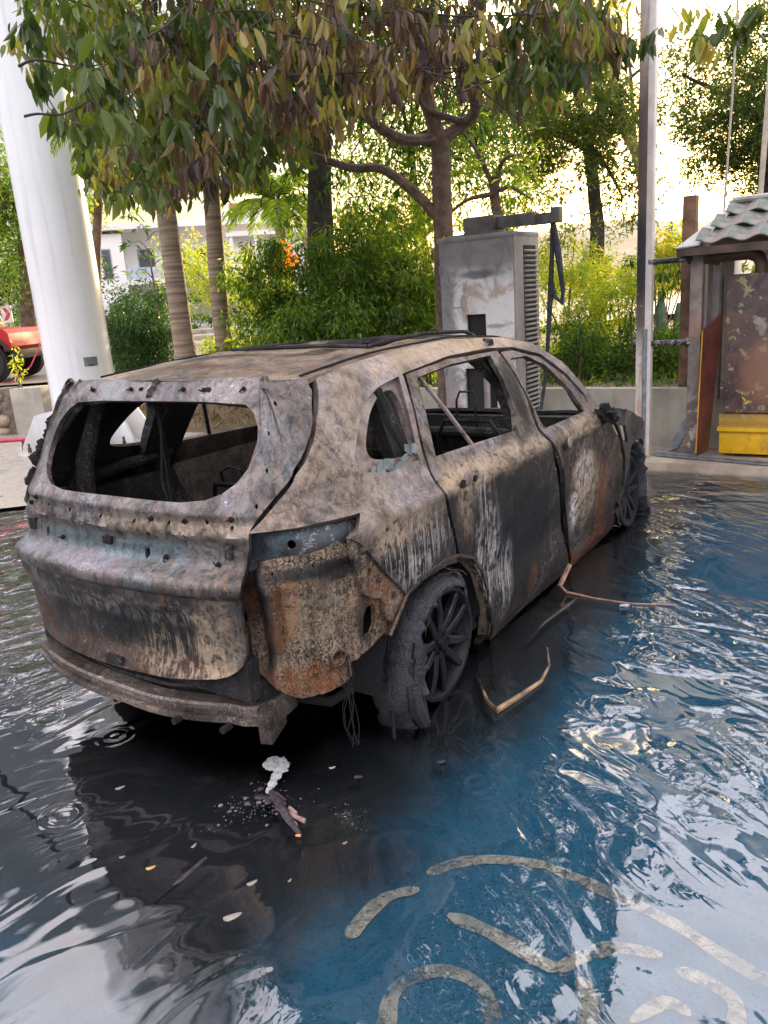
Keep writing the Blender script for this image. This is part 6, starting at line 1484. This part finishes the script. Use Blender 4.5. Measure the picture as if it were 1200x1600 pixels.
# ginger coloured tops between the canopy and the building
for (u, v, Y, rr, n, tn, lb) in ((330, 430, 24, (1.7, 1.2, 1.1), 90, .75, 'bright green tree in front of the white apartment building'), (405, 460, 23, (.9, .8, .7), 45, .9, 'small yellow green tree right of the second palm trunk')):
    c_ = at(u, v, Y); b = (c_.x, c_.y, .8); tree('garden_tree', lb, b, [b, (c_.x, c_.y, 1.5), (c_.x, c_.y, c_.z)], .07, tuple(c_), rr, n, .36, 50, .13, M_lite, None, None, .2, (tn, .3), .2, 3)
# papaya-like sapling
c_ = at(235, 415, 15); b = (c_.x, c_.y, G0)
P2 = []
T = thing('sapling', 'thin sapling with tiers of broad leaves rising above the clipped bush', 'tree', b, 0); B = Vector(b); bm = BM(); limb(bm, [(0, 0, 0), (.02, 0, 1.5), (0, 0, c_.z - .6 + .2)], .035, .012, 6); obj('trunk', bm, M_bark, T)
pts = []; 
for k in range(9):
    z_ = 1.6 + k * .16; a = k * 2.1; q = Vector((.38 * math.cos(a), .38 * math.sin(a), z_)); bm = BM(); limb(bm, [(0, 0, z_ - .1), q * .5 + Vector((0, 0, z_ * .5 + .05)), q], .010, .004, 5); obj('limb', bm, M_bark, T); pts.append(tuple(q))
P, D, L2, W2, T2 = ccrown(pts, .16, 12, .16, .2, .4, (.15, .2), .3); leafmesh('crown', P, D, L2, W2, T2, M_grn, T)

def shrub(name, label, c, rr, n, crad, per, size, mat, tint, cat='shrub', group=None, droop=.4, zmin=G0, stems=6, inner=.35, wr=.42):
    T = thing(name, label, cat, (c[0], c[1], zmin), 0, group); B = Vector((c[0], c[1], zmin))
    pts = shellpts(n, c, rr, inner, zmin + .05, .3, seed=c[0])
    for k in range(stems):
        q = Vector(pts[k * len(pts) // stems]) - B; bm = BM(); limb(bm, [(random.uniform(-.1, .1), random.uniform(-.1, .1), -.05), q * .5 + Vector((0, 0, .05)), q], .018, .006, 5, .05, k); obj('stem', bm, M_bark, T)
    P, D, L2, W2, T2 = ccrown([tuple(Vector(p) - B) for p in pts], crad, per, size, droop, wr, tint)
    leafmesh('foliage', P, D, L2, W2, T2, mat, T); return T
c_ = at(215, 520, 12.6); shrub('clipped_bush', 'dense dark green clipped bush right of the white pylon', (c_.x, 12.6, 1.42), (.66, .6, .80), 300, .17, 60, .062, M_hedge, (.45, .4), 'bush', inner=.2)
c_ = at(352, 535, 11.2); shrub('low_shrub', 'low bright green shrub between the palm trunks', (c_.x, 11.2, 1.10), (.48, .45, .42), 80, .15, 45, .075, M_lite, (.6, .3), inner=.2)
for (u, v, Y, rr, n, tn, lb, m_) in ((430, 470, 10.6, (.62, .5, .95), 120, .40, 'leafy shrub just left of the thick dark trunk', M_grn), (560, 450, 10.2, (.75, .5, 1.05), 170, .52, 'tall dense shrub in front of the thick dark trunk', M_grn), (655, 470, 10.4, (.62, .5, 1.15), 140, .62, 'bright leafy shrub against the left side of the charger', M_grn), (500, 520, 9.8, (.8, .4, .55), 110, .45, 'low hanging shrub behind the car roof', M_grn),
                             (610, 380, 11.8, (.9, .6, .9), 120, .62, 'yellowish shrub top behind the dark trunk and the rubber tree', M_lite)):
    c_ = at(u, v, Y); shrub('garden_shrub', lb, tuple(c_), rr, n, .20, 60, .09, m_, (tn, .35), droop=.9, inner=.1, wr=.36)
for (u, v, Y, rr, n, tn, lb, m_, sz) in ((905, 500, 10.6, (.62, .5, .80), 110, .60, 'yellow green feathery shrub right of the charger', M_lite, .07), (975, 470, 10.8, (.5, .5, .85), 70, .75, 'tall pale shrub beneath the dark trunked tree', M_lite, .075), (930, 560, 9.8, (.8, .45, .40), 120, .25, 'dark low shrub spilling over the grey wall', M_grn, .075),
                                  (1045, 560, 9.3, (.42, .4, .45), 60, .40, 'green shrub between the burnt post and the kiosk', M_grn, .08), (1040, 410, 12.5, (.42, .4, .50), 34, .85, 'pale fan leaved plant glimpsed above the upper pipe', M_lite, .14), (880, 430, 12.5, (.7, .5, .6), 60, .7, 'hazy bright shrub in the gap beside the hanging cable', M_lite, .08)):
    c_ = at(u, v, Y); shrub('wall_shrub', lb, tuple(c_), rr, n, .18, 50, sz, m_, (tn, .35), droop=.3, inner=.15, wr=.30)
# drooping scorched plants by the post, cactus-like stems
T = thing('cactus', 'pair of tall flat green cactus stems behind the pipes', 'cactus', tb(1040, 560, 9.6), 0)
for dx, h_ in ((-.07, 1.0), (.14, .85)):
    bm = BM(); tube(bm, [(dx, 0, 0), (dx + .01, 0, h_ * .4), (dx, 0, h_ * .8), (dx, 0, h_)], [.05, .065, .06, .02], 8); obj('stem', bm, simple('cactus_skin', (.09, .15, .09), .6, 0, .3, 10), T)
for (u, v, lb) in ((1020, 405, 'withered drooping plant beside the burnt post under the upper pipe'), (1062, 410, 'withered drooping plant beside the kiosk post under the upper pipe'), (905, 490, 'scorched hanging plant over the wall behind the front of the car'), (985, 480, 'scorched twiggy plant left of the burnt post')):
    T = thing('withered_plant', lb, 'plant', tb(u, 560, 9.4), 0); c_ = at(u, v, 9.4) - Vector(T.location); bm = BM(); limb(bm, [(0, 0, 0), (.02, 0, c_.z * .6), c_], .014, .005, 5); obj('stem', bm, M_bark, T)
    pts = [tuple(c_ + Vector((random.gauss(0, .12), random.gauss(0, .1), random.uniform(-.45, .05)))) for _ in range(10)]
    P, D, L2, W2, T2 = ccrown(pts, .08, 12, .10, 1.6, .28, (.12, .2)); leafmesh('foliage', P, D, L2, W2, T2, M_grn, T)
# hedge behind the guard rail, far greens
def hedge(name, label, x0, x1, Y, z0, z1, dep, n, sz, mat, tn, cat='hedge'):
    T = thing(name, label, cat, ((x0 + x1) / 2, Y, z0), 0); k = int(n)
    pts = [(RNG.uniform(x0, x1) - (x0 + x1) / 2, RNG.uniform(-dep, dep), RNG.uniform(.1, z1 - z0) * (1 + .1 * RNG.normal())) for _ in range(k)]
    P, D, L2, W2, T2 = ccrown(pts, .3, 50, sz, .3, .42, (tn, .35)); leafmesh('foliage', P, D, L2, W2, T2, mat, T); return T
hedge('hedge', 'trimmed green hedge beyond the guard rail at left', -14, -5, 22, .8, 1.9, .5, 130, .10, M_grn, .55)
hedge('far_hedge', 'long hedge line in front of the apartment building', -19, 4, 42, .8, 2.4, 1, 200, .25, M_grn, .35)
hedge('far_trees', 'line of distant olive trees at the foot of the hill', 6, 60, 70, .5, 4.0, 3, 330, .45, M_feather, .6, 'trees')
c_ = at(443, 408, 17); shrub('flowering_bush', 'blazing orange flowering bush in front of the pale building', tuple(c_), (.20, .2, .36), 26, .14, 60, .07, M_orange, (.5, .4), 'bush', zmin=.8, stems=3)

# palms
def palm(label, pts, r0, r1, crown_c, nfr, fl, mat=None, group=None, name='palm_tree', leafw=.03, cdir=None):
    base = Vector(pts[0]); T = thing(name, label, 'palm', base, 0, group)
    bm = BM(); limb(bm, [Vector(p) - base for p in pts], r0, r1, 14, .01); obj('trunk', bm, M_pbark, T)
    C = Vector(crown_c) - base
    for k in range(nfr):
        a = k * 2.399 + random.uniform(-.2, .2); el = random.uniform(-.1, 1.25); d = Vector((math.cos(a) * math.cos(el), math.sin(a) * math.cos(el), math.sin(el)))
        Q = []; p = C.copy(); v = d * fl / 12
        for j in range(13): Q.append(p.copy()); p = p + v; v = (v + Vector((0, 0, -fl * .011))).normalized() * fl / 12
        P, D, L2 = [], [], []
        for j in range(60):
            f = .12 + .88 * j / 60; i = min(11, int(f * 12)); q = Q[i].lerp(Q[i + 1], f * 12 - i); tg = (Q[i + 1] - Q[i]).normalized(); s_ = tg.cross(Vector((0, 0, 1))).normalized() * (1 if j & 1 else -1)
            P.append(tuple(q)); dd = s_ * .9 + tg * .6 + Vector((0, 0, -.25 + random.gauss(0, .1))); D.append(tuple(dd)); L2.append(fl * .24 * math.sin(math.pi * (.15 + .8 * f)) + .04)
        L2 = np.array(L2)
        o = leafmesh('frond', np.array(P), np.array(D), L2, np.full(60, leafw), RNG.normal(.5, .2, 60), mat or M_grn, T, kind=None, roll=.2)
        bm = BM(); tube(bm, Q, [.018 * (1 - j / 14) + .003 for j in range(13)], 5); obj('rib', bm, M_bark, o)
    return T
p1b = at(292, 575, 10); p1t = at(262, 350, 10)
palm('left of the two ringed palm trunks, leaning left above the clipped bush', [(p1b.x, 10, .6), p1b, p1t, p1t + (p1t - p1b) * .9], .145, .10, p1t + (p1t - p1b) * .9, 13, 1.5, group='palms behind the car')
p2b = at(346, 505, 11); p2t = at(332, 325, 11)
palm('right of the two ringed palm trunks, nearly upright', [(p2b.x + .03, 11, .6), p2b, p2t, p2t + (p2t - p2b) * 1.0], .125, .10, p2t + (p2t - p2b) * 1.0, 13, 1.5, group='palms behind the car')
c_ = at(432, 318, 24); palm('distant date palm with pale feathery fronds beside the apartment building', [(c_.x + .2, 24, .8), (c_.x + .1, 24, 2.5), tuple(c_)], .16, .14, c_, 34, 1.9, M_lite, leafw=.04)
# creeping plant on the stone wall, ground litter
c_ = at(38, 575, 13.2); shrub('wall_creeper', 'yellow green creeping plant hanging by the off-road car wheel', (c_.x, 13.0, 1.15), (.10, .1, .30), 8, .08, 9, .10, M_lite, (.8, .2), 'plant', zmin=.8, stems=2)
n = 9000; x_ = RNG.uniform(5.7, 12, n); y_ = RNG.uniform(-8, 3.2, n); P = np.array([bay(a, b, .64 + .03 * RNG.random()) for a, b in zip(x_, y_)]); D = RNG.normal(size=(n, 3)) * .6 + np.array([0, 0, .8]); L2 = RNG.uniform(.05, .16, n)
o = leafmesh('ground_cover', P, D, L2, L2 * .25, RNG.normal(.4, .25, n), M_grn); o['label'] = 'grass and low weeds covering the planting bed'; o['category'] = 'grass'
n = 5000; x_ = RNG.uniform(5.5, 8, n); y_ = RNG.uniform(3.2, 11.5, n); P = np.array([bay(a, b, .07 + .58 * sst(5.4, 6.55, a)) for a, b in zip(x_, y_)]) ; D = RNG.normal(size=(n, 3)) * .8 + np.array([0, 0, .6]); L2 = RNG.uniform(.06, .2, n)
M_dryl = leafmat('dry_litter', [(0, (.10, .07, .045)), (.6, (.24, .17, .10)), (1, (.34, .27, .17))], .2, .8)
o = leafmesh('leaf_litter', P, D, L2, L2 * .22, RNG.normal(.5, .3, n), M_dryl); o['label'] = 'dead twigs and dry leaf litter on the earth bank behind the car'; o['category'] = 'litter'
